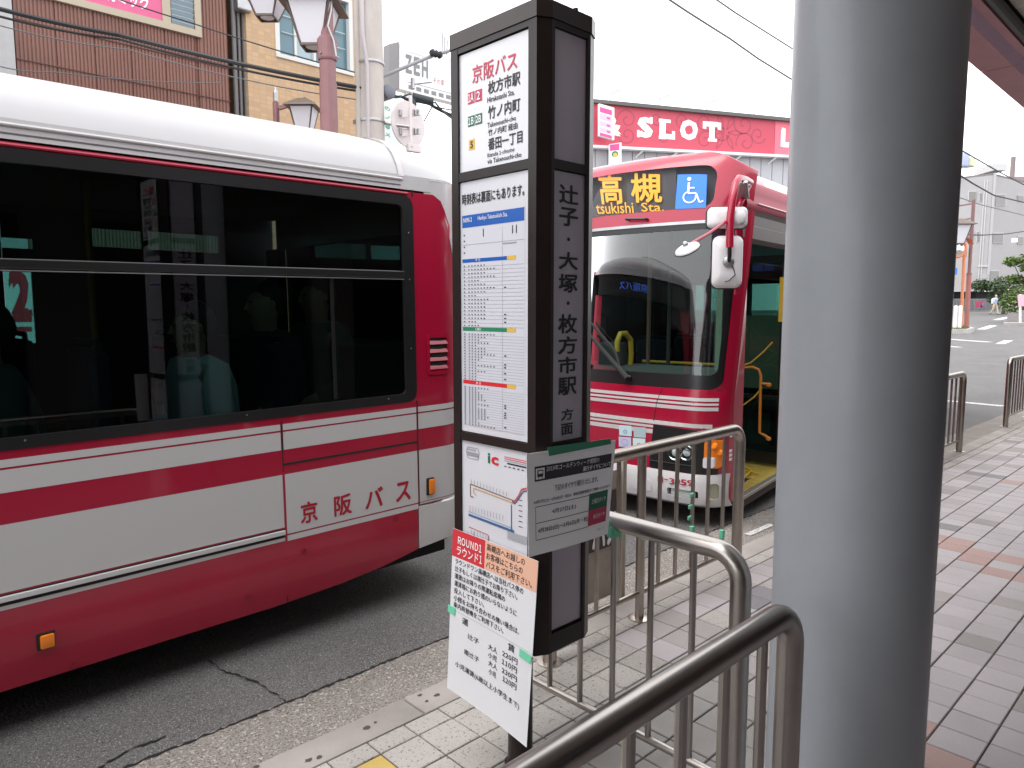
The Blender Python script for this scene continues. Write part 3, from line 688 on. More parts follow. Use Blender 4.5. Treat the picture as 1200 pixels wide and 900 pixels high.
for px0, py0, px1, py1 in ((104, 267, 166, 292), (172, 271, 256, 297), (0, 278, 38, 292), (4, 318, 42, 402), (396, 262, 456, 304)):
    a = aty(px0, py0, 5.38); b = aty(px1, py1, 5.38); wins.append((a.x, b.x, b.z, a.z))
wins.sort(); 
def lb(x0, x1, z0, z1, m, nm, y0=5.37, y1=5.39):
    if x1-x0 > .005 and z1-z0 > .005: MB().b2((x0, y0, z0), (x1, y1, z1)).build(nm, m, bus)
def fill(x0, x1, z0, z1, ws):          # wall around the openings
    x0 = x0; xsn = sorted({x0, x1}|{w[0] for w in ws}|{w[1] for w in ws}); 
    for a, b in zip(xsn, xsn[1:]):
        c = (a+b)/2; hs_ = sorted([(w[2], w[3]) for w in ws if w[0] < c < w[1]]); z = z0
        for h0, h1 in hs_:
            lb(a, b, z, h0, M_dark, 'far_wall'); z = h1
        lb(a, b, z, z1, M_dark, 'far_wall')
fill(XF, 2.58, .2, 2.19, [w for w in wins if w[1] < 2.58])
wins = [w for w in wins if w[1] < 2.58]
for w in wins: lb(w[0], w[1], w[2], w[3], M_teal, 'far_window', 5.378, 5.382)
# seats and handrails inside
M_seat = mat('seat_fabric_blue', (.015, .02, .04), .9)
for i, x in enumerate((-5, -4.2, -3.4, -2.6, -1.8, -1.0, -.2, .6, 1.4)):
    for y in (3.42, 4.85):
        m = MB().box((x, y, .72), (.42, .42, .10), bev=.03).box((x+.2, y, 1.03), (.08, .42, .62), bev=.03).tube([(x+.2, y-.2, 1.3), (x+.2, y-.17, 1.37), (x+.2, y+.17, 1.37), (x+.2, y+.2, 1.3)], .015, 6)
        m.b2((x-.1, y-.1, .24), (x+.1, y+.1, .68)); m.build('seat', M_seat, bus)
for x in (-3, -1, 1.0): MB().tube([(x, 4.1, .24), (x, 4.1, 2.15)], .016, 8).build('handrail', M_yellow, bus)
# wheels behind the skirt
for x in (-.55, -5.2):
    for y in (3.14, 5.12):
        w = MB().lathe([(.30, 0), (.43, .01), (.46, .04), (.46, .22), (.43, .25), (.3, .26)], (x, y, .36), 28, Matrix.Rotation(R(-90), 4, 'X')).build('wheel', M_blackmat, bus, True)
        MB().lathe([(.05, -.02), (.2, .02), (.27, .02), (.30, .006)], (x, y, .36), 24, Matrix.Rotation(R(-90), 4, 'X')).build('rim', M_alu, w, True)
loc_box((XF+.1, 3.16, .13), (2.50, 5.3, .2)).build('chassis', M_under, bus)
# vent
va = (2.358, 1.150); vb = (2.510, 1.372)
vt = patch(sideO(.007), rrect(va[0], va[1], vb[0], vb[1], .02), [rrect(va[0]+.015, va[1]+.022, vb[0]-.015, vb[1]-.022, .008)], .05, thick=.01, back=(0, 1, 0)).build('vent_grille', M_red, bus, True)
patch(sideO(.001), rrect(va[0]+.01, va[1]+.01, vb[0]-.01, vb[1]-.01, .01), [], .05).build('vent_shade_sheet', M_under, vt)  # black sheet on the panel, shade behind the slats put into its colour
for i in range(4):
    z = va[1]+.022+i*.045+.008
    MB().add([sideF(va[0]+.013, z)-Vector((0, .011, 0)), sideF(vb[0]-.013, z)-Vector((0, .011, 0)), sideF(vb[0]-.013, z+.011)-Vector((0, .006, 0)), sideF(va[0]+.013, z+.011)-Vector((0, .006, 0)), sideF(va[0]+.013, z+.020)-Vector((0, .0015, 0)), sideF(vb[0]-.013, z+.020)-Vector((0, .0015, 0))], [(0, 1, 2, 3), (3, 2, 5, 4)]).build('slat', M_red, vt)
# marker lamps
for (x0, z0, x1, z1) in ((2.333, .49, 2.385, .585), (.503, .243, .565, .308)):
    m = MB(); a = sideF(x0, z0); b = sideF(x1, z1); k = MB().b2((a.x, a.y-.010, a.z), (b.x, a.y+.012, b.z), bev=.004).build('marker_lamp', M_black, bus)
    MB().b2((a.x+.010, a.y-.022, a.z+.006), (b.x-.004, a.y-.008, b.z-.006), bev=.006).build('lens', M_orange, k, True)
# 京阪バス along the flank
E_ = [sideF(1.55, .62), sideF(2.25, .62), sideF(2.25, .46), sideF(1.55, .46)]
sb = Sheet([proj(p)[:2] for p in E_], [p-Vector((0, .0015, 0)) for p in E_])
M_redl = mat('red_lettering', (.40, .008, .03), .4)
for ch, x0, y0, x1, y1 in (('京', 352, 589.5, 372, 610), ('阪', 391, 581, 412, 602), ('バ', 427.5, 572, 449, 594), ('ス', 463.5, 565.5, 481, 586)):
    a = aty(x0, (y0+y1)/2, 3.1).x; b = aty(x1, (y0+y1)/2, 3.1).x; zc = aty((x0+x1)/2, (y0+y1)/2, 3.1).z; hh = .052
    p = [proj((a, 3.1, zc+hh))[:2], proj((b, 3.1, zc-hh))[:2]]; sb.text(ch, *p[0], *p[1], M_redl, 2, .022, uid=ch)
sb.done(bus)
rp = [b1(2.612, 3.95, 2.12), b1(2.612, 4.65, 2.12), b1(2.612, 4.65, 2.0), b1(2.612, 3.95, 2.0)]
rs = Sheet([(0, 0), (1, 0), (1, 1), (0, 1)], rp); rs.N = Vector((1, 0, 0)); rs.text('京阪バス', .05, .1, .95, .9, mat('blue_display', (.05, .12, .6), .5, emit=(.1, .25, 1), estr=.6), 2, .01); rs.done(ds)
# passengers behind the dark glass
M_sh1 = mat('pale_blue_shirt', (.60, .72, .76), .8); M_sh2 = mat('dark_green_jacket', (.04, .09, .08), .85); M_sh3 = mat('white_shirt', (.6, .62, .62), .8); M_tr = mat('dark_trousers', (.03, .03, .04), .85); M_bei = mat('beige_trousers', (.50, .42, .32), .85)
G_P = 'bus passengers behind dark glass'
person('sit', (1.30, 3.46, .27), R(180), 'passenger in pale blue shirt sitting behind the dark bus window with pole reflection', M_sh1, M_tr)
person('sit', (2.02, 3.6, .42), R(180), 'passenger with dark green jacket in the rearmost dark bus window', M_sh2, M_tr)
person('sit', (1.70, 3.55, .38), R(180), 'dark haired passenger sitting second from the bus tail window', M_tr, M_tr)
person('sit', (.50, 3.46, .27), R(180), 'passenger in dark green jacket at the left edge bus window', M_sh2, M_tr)

# boards across the street, seen through the bus
def street_board(px0, py0, px1, py1, Y, name, label, m):
    a = aty(px0, py0, Y); b = aty(px1, py1, Y); t = thing(name, label, 'signboard', (a.x, Y, 0)); MB().b2((a.x, Y, b.z), (b.x, Y+.08, a.z)).build('panel', m, t)
    for x in (a.x+.05, b.x-.05): MB().b2((x-.03, Y+.02, .03), (x+.03, Y+.06, b.z)).build('post', M_alu, t)
    s = Sheet([(0, 0), (1, 0), (1, 1), (0, 1)], [(a.x, Y, a.z), (b.x, Y, a.z), (b.x, Y, b.z), (a.x, Y, b.z)]); s.N = Vector((0, -1, 0)); return t, s
M_bd = mat('board_white', (.80, .82, .82), .5); M_bdg = mat('board_green', (.02, .30, .12), .5)
t, s = street_board(392, 258, 424, 307, 9.6, 'signboard', 'white and green shop board seen through the last bus window', M_bd)
s.tst('no', .15, .25, .62, .50, M_bdg, 6, .03, uid=1); s.rst(0, .72, 1, 1, M_bdg, 4); s.tst('ータルアト', .05, .80, .98, .95, M_wht if 'M_wht' in globals() else M_bd, 8, .01); s.done(t)
t, s = street_board(2, 310, 46, 405, 9.6, 'signboard', 'white board with bold red numeral seen through the left bus window', M_bd)
s.tst('2', .15, .05, .85, .70, mat('board_red', (.6, .03, .05), .5), 6, .06, uid=1); s.rst(.2, .76, .8, .82, mat('board_red', (.6, .03, .05), .5), 6); s.done(t)

# ------------------------------------------------------------------ the second bus, facing the stop with its front door open
bus2 = thing('bus', 'red city bus facing the stop with amber destination display and open front door', 'bus', (4.7, 3.8, -.1))
YS = 2.64; YC = 3.80; YAW = R(6.5); DV = Vector((math.cos(YAW), math.sin(YAW), 0)); NV = Vector((-math.sin(YAW), math.cos(YAW), 0))
K0 = Vector((4.86, 2.652, 0))
def F2(Y, z):
    if z > 2.25:
        u = min(1, abs(YC-Y)/1.16); z0_ = z; z = 2.25+(z-2.25)*(1-.10*u*u-.30*max(0, (u-.72)/.28)**2)
    c = .09+.10*max(0, min(1, (z-.85)/1.2)); rk = .10*max(0, min(1, (z-.80)/1.4))
    if z > 2.12: rk += .30*(z-2.12)**1.5
    if z > 2.56: t = min(1, (z-2.56)/.14); rk += .14*(1-math.sqrt(1-t*t))
    X = 4.46+c*((YC-Y)/1.1)**2+rk
    r = .20; d = max(0, YS+r-Y); d = min(d, r*.9999); X += r-math.sqrt(r*r-d*d)
    e = max(0, Y-(2*YC-YS-r)); e = min(e, r*.9999); X += r-math.sqrt(r*r-e*e)
    return Vector((X, Y, z))
def f2(off): return lambda Y, z: F2(Y, z)+Vector((-off, -off*.25*max(0, (3.0-Y)/.4) if Y < 3 else 0, 0))
def on2(px, py, off=0):      # photograph point to (Y,z) on the bus front
    d = ray(px, py); lo, hi = 3.5, 6.5
    for _ in range(50):
        X = (lo+hi)/2; p = CP+d*(X/d.x); f = F2(max(YS, p.y), p.z).x-off
        if p.x < f: lo = X
        else: hi = X
    return (p.y, p.z)
def zz(px, py): return on2(px, py)[1]
YL = 2*YC-YS      # far corner
ZB = .055; ZBT = zz(770, 549.5); ZW0 = zz(780, 455); ZW1 = zz(780, 264); ZS0 = zz(780, 247); ZTOP = 2.695
Y_A = YS+.001
def strip(z0, z1, y0, y1, m, off, name, step=.1, back=(1, 0, 0), thick=0.): return patch(f2(off), [(y0, z0), (y1, z0), (y1, z1), (y0, z1)], [], step, thick, back).build(name, m, bus2, True)
# lower front panel, windscreen surround, top
strip(ZBT, ZW0, Y_A, YL-.001, M_red, 0, 'front_panel', .07, thick=.02)
WR = on2(853, 400)[0]; WRT = on2(848, 290)[0]
wy0 = min(WR, 2.76); wo = rrect(wy0, ZW0+.004, YL-.12, ZW1, .07)
patch(f2(0), [(Y_A, ZW0-.02), (YL-.001, ZW0-.02), (YL-.001, ZS0+.0), (Y_A, ZS0+.0)], [wo], .08, thick=.02, back=(1, 0, 0)).build('windscreen_surround', M_red, bus2, True)
so_ = rrect(on2(838, 220)[0], ZS0+.004, 2*YC-on2(838, 220)[0], min(zz(780, 195.5), 2.60), .08)
patch(f2(0), [(Y_A, ZS0), (YL-.001, ZS0), (YL-.001, ZTOP), (Y_A, ZTOP)], [so_], .05, thick=.02, back=(1, 0, 0)).build('top_cowl', M_red, bus2, True)
patch(f2(-.004), so_, [], .08).build('display_glass', glass('display_glass', (.80, .80, .82), refl=1.22), bus2, True)
patch(lambda Y, z: F2(Y, z)+Vector((.075, 0, 0)), so_, [], .08).build('display_backing', mat('display_dark_grey', (.035, .035, .04), .6), bus2)
# black lower part of windscreen area + glass
zg = zz(780, 438)
patch(f2(-.006), rrect(wy0, ZW0+.004, YL-.12, ZW1, .07), [rrect(wy0+.03, zg, YL-.16, ZW1-.045, .05)], .07, thick=.012, back=(1, 0, 0)).build('windscreen_black_edge', M_black, bus2, True)
patch(f2(-.010), rrect(wy0+.02, zg-.01, YL-.15, ZW1-.035, .05), [], .07).build('windscreen', M_wind, bus2, True)
patch(f2(.002), [(wy0+.02, ZW1-.002), (YL-.14, ZW1-.002), (YL-.14, ZW1+.020), (wy0+.02, ZW1+.020)], [], .1, thick=.01, back=(1, 0, 0)).build('silver_trim', M_alu, bus2, True)
# stripes on the front
def sy(px0, px1): return on2(px1, 480)[0], on2(px0, 480)[0]
seam = [on2(776, 455), on2(770, 470), on2(766, 493)]
sc_ = []
for (ya, yb) in ((456, 459.8), (461.8, 464.3), (466.2, 470.2)):
    z0 = zz(735, yb+3.6); z1 = zz(735, ya+3.6); strip(z0, z1, YS+.035, YL-.12, M_stripe, .0015, 'white_stripe', .06)
for (ya, yb, yr) in ((488.5, 493.0, YS+.06), (494.6, 497.2, on2(766, 490)[0]), (499.2, 504, on2(766, 490)[0])):
    z0 = zz(735, yb); z1 = zz(735, ya); strip(z0, z1, yr, YL-.2, M_stripe, .0015, 'white_stripe', .06)
zst = zz(735, 504)
MB().tube([F2(y, z)-Vector((.001, 0, 0)) for y, z in seam], .003, 6).build('panel_gap', M_blackmat, bus2)
# black mask with headlamps
mo_ = [on2(766, 495), on2(757, 541.5), on2(770, 546.5), on2(800, 553), on2(830, 553)]
zmt = zz(766, 497); mask = [(mo_[0][0], zmt), (mo_[0][0]+.03, ZBT+.02), (mo_[0][0]+.01, ZBT+.004), (YS+.03, ZBT+.004), (YS+.03, zz(846, 505)), (YS+.25, zmt-.01)]
mk_ = patch(f2(.004), mask, [], .05, thick=.006, back=(1, 0, 0)).build('headlamp_mask', M_black, bus2, True)
def lampbox(px0, py0, px1, py1, name, m, r=.03, off=.012, parent=None, th=.02):
    a = on2(px0, py0); b = on2(px1, py1)
    return patch(f2(off), rrect(min(a[0], b[0]), min(a[1], b[1]), max(a[0], b[0]), max(a[1], b[1]), r), [], .03, thick=th, back=(1, 0, 0)).build(name, m, parent or bus2, True)
hl = lampbox(783, 517, 815, 540, 'headlamp', mat('headlamp_dark_chrome', (.10, .10, .105), .2, metal=.8))
for px, py in ((792, 530), (805, 530)):
    y, z = on2(px, py); MX_ = Matrix.Rotation(R(-90), 4, 'Y')
    MB().lathe([(.040, .004), (.056, .020), (.062, .014), (.062, -.01)], F2(y, z), 20, MX_).build('reflector', M_chrome, hl, True)
    MB().lathe([(.001, .020), (.022, .017), (.034, .008)], F2(y, z), 16, MX_).build('bulb_lens', mat('lamp_glass_white', (.75, .76, .78), .08), hl, True)
for k in range(3): y, z = on2(799, 519.5+k*3.2); MB().box(F2(y, z)-Vector((.014, 0, 0)), (.004, .17, .006)).build('reflector_rib', M_chrome, hl)
lampbox(783, 516, 816, 541, 'headlamp_cover', M_clear, off=.03, parent=hl, th=0)
mf_ = lampbox(764, 539, 815, 546, 'mask_fin', mat('fin_dark_grey', (.06, .06, .065), .4), r=.012, off=.02)
ol_ = lampbox(826, 515.5, 849, 548, 'turn_lamp', M_orange, off=.010)
for px, py in ((836, 522), (842, 530)): y, z = on2(px, py); MB().lathe([(.001, .004), (.02, .002), (.026, -.008)], F2(y, z)-Vector((.012, .01, 0)), 14, Matrix.Rotation(R(-70), 4, 'Y')).build('reflector', M_orange, ol_, True)
lampbox(825, 536, 838, 548, 'side_light', mat('lamp_glass_white', (.75, .76, .78), .08), r=.012, off=.02, parent=ol_)
# white bumper
def bump(Y, z): 
    p = F2(Y, z); t = (z-ZB)/(ZBT-ZB); return p-Vector((.022*math.sin(math.pi*min(1, max(0, t)))**.5+.004, .008, 0))+Vector((.04*max(0, .12-t)/.12, 0, 0))
ph = [rrect(*(lambda a, b: (min(a[0], b[0]), min(a[1], b[1]), max(a[0], b[0]), max(a[1], b[1])))(on2(783, 570), on2(819, 584)), .012), rrect(*(lambda a, b: (min(a[0], b[0]), min(a[1], b[1]), max(a[0], b[0]), max(a[1], b[1])))(on2(831, 566.5), on2(843, 584)), .02)]
bmp = patch(bump, [(YS+.001, ZB), (YL-.01, ZB), (YL-.01, ZBT), (YS+.001, ZBT)], ph, .05, thick=.03, back=(1, 0, 0)).build('bumper', M_white, bus2, True)
patch(lambda Y, z: bump(Y, z)+Vector((.028, 0, 0)), ph[0], [], .05).build('plate_recess', M_under, bmp)
patch(lambda Y, z: bump(Y, z)+Vector((.018, 0, 0)), ph[1], [], .05).build('fog_lamp', mat('fog_lamp_cream', (.30, .29, .20), .15, coat=.6), bmp, True)
patch(lambda Y, z: bump(Y, z)+Vector((.012, 0, 0)), [(a*.8+sum(p[0] for p in ph[0])/len(ph[0])*.2, b*.9+sum(p[1] for p in ph[0])/len(ph[0])*.1) for a, b in ph[0]], [], .06).build('number_plate', mat('plate_pale_green', (.42, .46, .44), .35, bump=.5, bscale=45), bmp, True)
patch(lambda Y, z: bump(Y, z)-Vector((.003, 0, 0)), rrect(on2(765, 575)[0], zz(765, 575), on2(743, 560)[0], zz(760, 561), .03), [], .05, thick=.004, back=(1, 0, 0)).build('bumper_step', M_white, bmp, True)
# number on bumper and display
def sheet2(px, off=.0):
    P = []
    for x, y in px: a = on2(x, y); P.append(F2(*a)-Vector((off, 0, 0)))
    s = Sheet(px, P); yz = [on2(x, y) for x, y in px]
    def pt(a, b, o=0.):
        Y = yz[0][0]*(1-a)*(1-b)+yz[1][0]*a*(1-b)+yz[2][0]*a*b+yz[3][0]*(1-a)*b; z = yz[0][1]*(1-a)*(1-b)+yz[1][1]*a*(1-b)+yz[2][1]*a*b+yz[3][1]*(1-a)*b
        return F2(Y, z)-Vector((off+o*2, o*.3, 0))
    s.pt = pt; return s
s2 = sheet2([(766, 551), (818, 560), (817, 572), (766, 566)], .03); M_redl2 = M_redl
s2.text('N', 775.5, 557, 783, 565, M_redl, 2, .02, uid='n'); s2.text('-', 784.5, 560.5, 790, 562.3, M_redl, 2, .03)
for ch, x in (('3', 791), ('9', 797.5), ('5', 804), ('9', 810.5)): s2.text(ch, x, 558+(x-775)*.09, x+5.8, 566+(x-775)*.09, M_redl, 2, .02, uid=x)
s2.done(bmp)
M_amber = mat('amber_led', (.7, .35, .02), .6, emit=(1, .42, .015), estr=.30)
dsp = sheet2([(702, 196), (784, 194), (784, 250), (702, 252)], -.035)
dp = MB(); pq = [dsp.pt(a, b, -.002) for b in (-.02, 1.02) for a in [-.9+1.95*i/12 for i in range(13)]]; dp.add(pq, [(i, i+1, 14+i, 13+i) for i in range(12)]); dpo = dp.build('display_panel', mat('display_panel_dark', (.05, .045, .045), .5), bus2)
dsp.text('高', 703.5, 205, 732, 239, M_amber, 2, .02, uid=1); dsp.text('槻', 742, 203, 775, 237, M_amber, 2, .02, uid=2)
dsp.text('tsukishi', 696, 238, 743, 249.5, M_amber, 2, .006); dsp.text('Sta.', 752, 237.5, 776.5, 247.3, M_amber, 2, .006); dsp.done(dpo)
# wheelchair sticker
M_blue = mat('sticker_blue', (.02, .19, .72), .4); M_wht = mat('print_white', (.85, .85, .86), .45)
wc = sheet2([(794.5, 203), (829, 201.5), (827.5, 243.5), (791.5, 245)], .004)
wco = wc.face('wheelchair_sticker', M_blue, bus2, .001, 6)
cx, cy, rr = .47, .67, .205; k_ = 34/43
wc.line([(cx+rr*math.cos(t), cy+rr*k_*math.sin(t)) for t in [R(a) for a in range(-20, 262, 12)]], .011, M_wht)
wc.line([(.42, .24), (.42, .56)], .016, M_wht); wc.line([(.42, .56), (.68, .56), (.80, .83), (.92, .79)], .012, M_wht); wc.line([(.42, .40), (.62, .40)], .011, M_wht)
wc._m(('print', 'print_white')).add([wc.pt(.42+.068*math.cos(R(a)), .14+.068*k_*math.sin(R(a)), .0012) for a in range(0, 360, 24)], [tuple(range(15))]); wc.done(wco)
# small stickers at the stripes
for i, (x0, y0, x1, y1, c) in enumerate(((726, 498, 740.5, 510, (.55, .72, .78)), (743, 500, 757, 512, (.40, .52, .55)), (725.5, 511.5, 740, 523, (.55, .55, .75)), (742, 513, 756.5, 526, (.62, .75, .75)))):
    st = sheet2([(x0, y0), (x1, y0+1.2), (x1, y1+1.2), (x0, y1)], .004); so2 = st.face('sticker', mat('sticker_%d' % i, c, .5), bus2, .001, 1)
    if i in (0, 3): st.tst('○', .35, .4, .65, .8, mat('sticker_ink', (.15, .3, .4), .5))
    if i == 2: st.line([(.5+.25*math.cos(R(a)), .5+.3*math.sin(R(a))) for a in range(0, 361, 30)], .004, mat('sticker_ink2', (.35, .35, .6), .5))
    st.done(so2)
# windscreen wiper, handle on the cowl
a = F2(*on2(738, 443)); b = F2(*on2(694, 392)); v = Vector((-.045, -.01, 0))
wp = MB().tube([a+v, a.lerp(b, .3)+v, b+v], [.024, .020, .012], 8).build('wiper', M_blackmat, bus2, True)
MB().lathe([(.02, 0), (.022, .02), (.014, .045)], a, 14, Matrix.Rotation(R(-90), 4, 'Y')).build('wiper_hub', M_black, wp, True)
MB().tube([a+v*.7+Vector((0, .05, .0)), a.lerp(b, .5)+v*.5+Vector((0, -.05, .05)), b+v*.5+Vector((0, .01, .1))], .011, 6).build('wiper_blade', M_blackmat, wp, True)
h0 = F2(*on2(737, 257.5)); h1 = F2(*on2(759, 257)); o_ = Vector((-.035, 0, 0))
MB().tube([h0, h0+o_, h0+o_+Vector((0, -.02, 0)), h1+o_+Vector((0, .02, 0)), h1+o_, h1], .009, 8).build('cowl_handle', M_black, bus2, True)
# --- body behind the front
def B(s, n_, z): return K0+DV*s+NV*n_+Vector((0, 0, z))
def pb(s0, n0, z0, s1, n1, z1): m = MB(); m.box((B(s0, n0, 0)+B(s1, n1, 0))/2+Vector((0, 0, (z0+z1)/2)), (abs(s1-s0), abs(n1-n0), abs(z1-z0)), YAW); return m
LB = 8.6; WB = 2.3
# corner post between front and doorway
cp_ = []
for z in (ZB+.02, .30, .8, 1.4, 1.9, 2.22):
    e = F2(YS+.0005, z); cp_.append((e, e+Vector((.05, .0, 0)), B(.12, 0, z), B(.12, .07, z), F2(YS+.05, z)+Vector((.06, .03, 0))))
vs = [p for r_ in cp_ for p in r_]; fs = [(i*5+j, i*5+(j+1) % 5, (i+1)*5+(j+1) % 5, (i+1)*5+j) for i in range(5) for j in range(5)]
MB().add(vs, fs).build('corner_post', M_red, bus2, False)
DS0, DS1 = .12, 1.24
ms = MB(); q0 = B(.02, -.012, .075); q1 = B(DS1, -.005, .115)
MB().bar(q0, q1, .05, .028, bev=.004).build('door_sill', mat('sill_aluminium', (.55, .52, .47), .35, metal=.8), bus2)
MB().bar(q0-Vector((0, -.01, .05)), q1-Vector((0, -.01, .05)), .03, .07, bev=.005).build('sill_skirt', mat('sill_brown_rubber', (.10, .07, .07), .6), bus2)
M_yf = mat('yellow_floor', (.42, .30, .06), .5, var=.25, vscale=14, rvar=.15)
fl = MB(); fl.add([B(0.02, .02, .085), B(DS1, .02, .125), B(DS1, 1.1, .135), B(-.15, 1.1, .10), B(-.2, .3, .09)], [(0, 1, 2, 3, 4)]); fl.build('entry_floor', M_yf, bus2)
pb(DS1, .02, .12, LB, WB, .16).build('floor', M_dark, bus2); pb(-.2, 1.1, .12, DS1, WB, .16).build('floor', M_dark, bus2)
MB().bar(B(.75, .1, .131), B(.9, .5, .137), .012, .012).build('floor_rib', M_yellow, bus2)
MB().tube([B(.45, .12, .13), B(.8, .18, .14), B(1.05, .42, .15)], .008, 6).build('floor_cable', M_yellow, bus2)
# kerb side behind the door, roof band, header
pb(DS1, 0, .10, LB, .04, 1.0).build('side_panel', M_red, bus2); pb(DS1, 0, 1.0, DS1+.10, .04, 2.1).build('door_post', M_black, bus2)
for s0 in (1.34, 2.9, 4.5, 6.1): pb(s0, .012, 1.0, s0+1.5, .018, 2.02).build('side_window', M_tealdk, bus2); pb(s0+1.5, 0, 1.0, s0+1.6, .04, 2.1).build('side_pillar', M_black, bus2)
for z0, z1 in ((.86, .95), (.70, .78)): pb(DS1+.01, -.002, z0, LB, 0, z1).build('white_stripe', M_stripe, bus2)
hd = MB(); zs = ((2.00, .03), (2.03, -.004), (2.12, -.004), (2.125, .0), (2.20, .0), (2.235, -.02))
for (za, na), (zb_, nb) in zip(zs, zs[1:]): hd.add([B(.0, na, za), B(LB, na, za), B(LB, nb, zb_), B(.0, nb, zb_)], [(0, 1, 2, 3)])
hd.build('door_header', mat('header_warm_grey', (.13, .11, .105), .4), bus2)
pf = [(-.022, 2.235), (-.03, 2.26), (-.026, 2.29), (-.006, 2.315), (.0, 2.36), (.008, 2.42), (.03, 2.45), (.05, 2.455)]
def loft(prof, s0, s1, nm, m, k=1):
    ss = [s0+(s1-s0)*i/k for i in range(k+1)]; n = len(prof); vs = [B(s, a, b) for s in ss for a, b in prof]
    return MB().add(vs, [(i*n+j, (i+1)*n+j, (i+1)*n+j+1, i*n+j+1) for i in range(k) for j in range(n-1)]).build(nm, m, bus2, True)
loft(pf, .0, LB, 'cant_rail', mat('dull_red_paint', (.33, .012, .04), .45, spec=.3))
loft([(-.034, 2.272), (-.040, 2.280), (-.034, 2.288)], .2, LB, 'rail_trim', M_red)
rp_ = [(.05, 2.455), (.08, 2.50), (.14, 2.56), (.27, 2.61), (.60, 2.66), (1.15, 2.69)]; rp_ += [(2.3-a, b) for a, b in rp_[-2::-1]]
# roof: red front cap curving into white roof
ss = [0.55, .8, 1.2, 3, 6, LB]; n = len(rp_); vs = [B(s, a, b) for s in ss for a, b in rp_]
MB().add(vs, [(i*n+j, (i+1)*n+j, (i+1)*n+j+1, i*n+j+1) for i in range(len(ss)-1) for j in range(n-1)]).build('roof', M_white, bus2, True)
cap = []; KY = 24; rowz = [2.235, 2.30, 2.36, 2.44, 2.50, 2.55, 2.59, 2.613]
r0 = [F2(YS+.0005+(YL-YS-.001)*j/(n-1), 2.612) for j in range(n)]
rr_ = MB(); mid = []
for t in (0, .35, .7, 1):
    for j in range(n):
        a, b = rp_[j]; p = B(.56, a, b); yy = YS+.004+(YL-YS-.008)*a/2.3; zt = min(2.694, b+.03) if 0 < j < n-1 else 2.40; q = F2(yy, zt); mid.append(q.lerp(p, t)+Vector((0, 0, .012*math.sin(math.pi*t))))
rr_.add(mid, [(i*n+j, (i+1)*n+j, (i+1)*n+j+1, i*n+j+1) for i in range(3) for j in range(n-1)]); rr_.build('roof_front_cap', M_red, bus2, True, 60)
cr = MB(); e0 = F2(YS+.0005, 2.23); 
cr.add([F2(YS+.0005, z) for z in rowz[:6]]+[B(.15, .0, 2.235), B(.15, .0, 2.31), B(.15, .02, 2.36), B(.15, .05, 2.44), B(.3, .09, 2.49), B(.4, .14, 2.53)], [(i, i+1, 7+i, 6+i) for i in range(5)]); cr.build('cowl_corner', M_red, bus2, True, 60)
pb(.1, .1, 2.24, LB-.1, WB-.1, 2.26).build('ceiling', mat('ceiling_grey', (.25, .26, .26), .8), bus2)
# road side and tail
pb(-.1, WB-.04, -.04, LB, WB, 1.0).build('far_side_panel', M_red, bus2); pb(-.1, WB-.04, 2.0, LB, WB, 2.44).build('far_side_panel', M_red, bus2)  # far skirt extended down, unseen, to darken the road under this bus
for s0 in (0, 1.5, 3.0, 4.5, 6.0, 7.2): pb(s0, WB-.03, 1.0, s0+1.35, WB-.024, 2.0).build('far_window', M_teal, bus2); pb(s0+1.35, WB-.05, 1.0, s0+1.5, WB, 2.0).build('far_pillar', M_dark, bus2)
pb(LB-.04, 0, .1, LB, WB, 1.25).build('rear_panel', M_red, bus2); pb(LB-.04, 0, 2.0, LB, WB, 2.44).build('rear_panel', M_red, bus2); pb(LB-.02, .1, 1.25, LB-.015, WB-.1, 2.0).build('rear_window', M_teal, bus2)
# interior
M_dash = mat('dashboard_grey', (.10, .105, .105), .6, bump=.2)
dm = MB(); 
for k in range(8):
    y0 = wy0+.06+(YL-.2-wy0)*k/8; y1 = wy0+.06+(YL-.2-wy0)*(k+1)/8
    dm.add([F2(y0, zg)+Vector((.03, 0, .0)), F2(y1, zg)+Vector((.03, 0, .0)), F2(y1, zg)+Vector((.42, 0, .03)), F2(y0, zg)+Vector((.42, 0, .03)), F2(y1, zg)+Vector((.42, 0, -.5)), F2(y0, zg)+Vector((.42, 0, -.5))], [(0, 1, 2, 3), (3, 2, 4, 5)])
dm.build('dashboard', M_dash, bus2)
g_ = aty(735, 432, 3.72); gp = [Vector((g_.x, g_.y, g_.z-.02))]
yb_ = [aty(738, 436, 3.6), aty(739.5, 415, 3.6), aty(739, 398, 3.6), aty(733, 390.5, 3.6), aty(727, 391, 3.6), aty(723.5, 400, 3.6), aty(723, 412, 3.6)]
MB().tube(yb_, .022, 12).build('dash_handrail', M_yellow, bus2, True)
MB().lathe([(.05, 0), (.05, .01), (.026, .02), (.026, .07)], yb_[0]-Vector((0, 0, .05)), 16).build('handrail_foot', M_chrome, bus2, True)
a = aty(713, 425, 3.75); MB().box(a+Vector((.05, 0, .03)), (.10, .25, .28), bev=.02).build('fare_display', M_dark, bus2)
MB().tube([B(.55, 1.05, .15), B(.55, 1.05, 2.2)], .018, 8).build('grab_pole', mat('brown_pole', (.20, .12, .10), .4), bus2, True)
MB().tube([B(.35, .75, .15), B(.35, .75, 2.2)], .016, 8).build('grab_pole', M_dark, bus2, True)
MB().tube([B(.9, .5, 1.02), B(.9, 1.3, 1.02)], .014, 8).build('grab_rail', M_yellow, bus2, True)
pb(.86, .55, .16, .90, 1.25, 1.0).build('partition', M_dark, bus2)
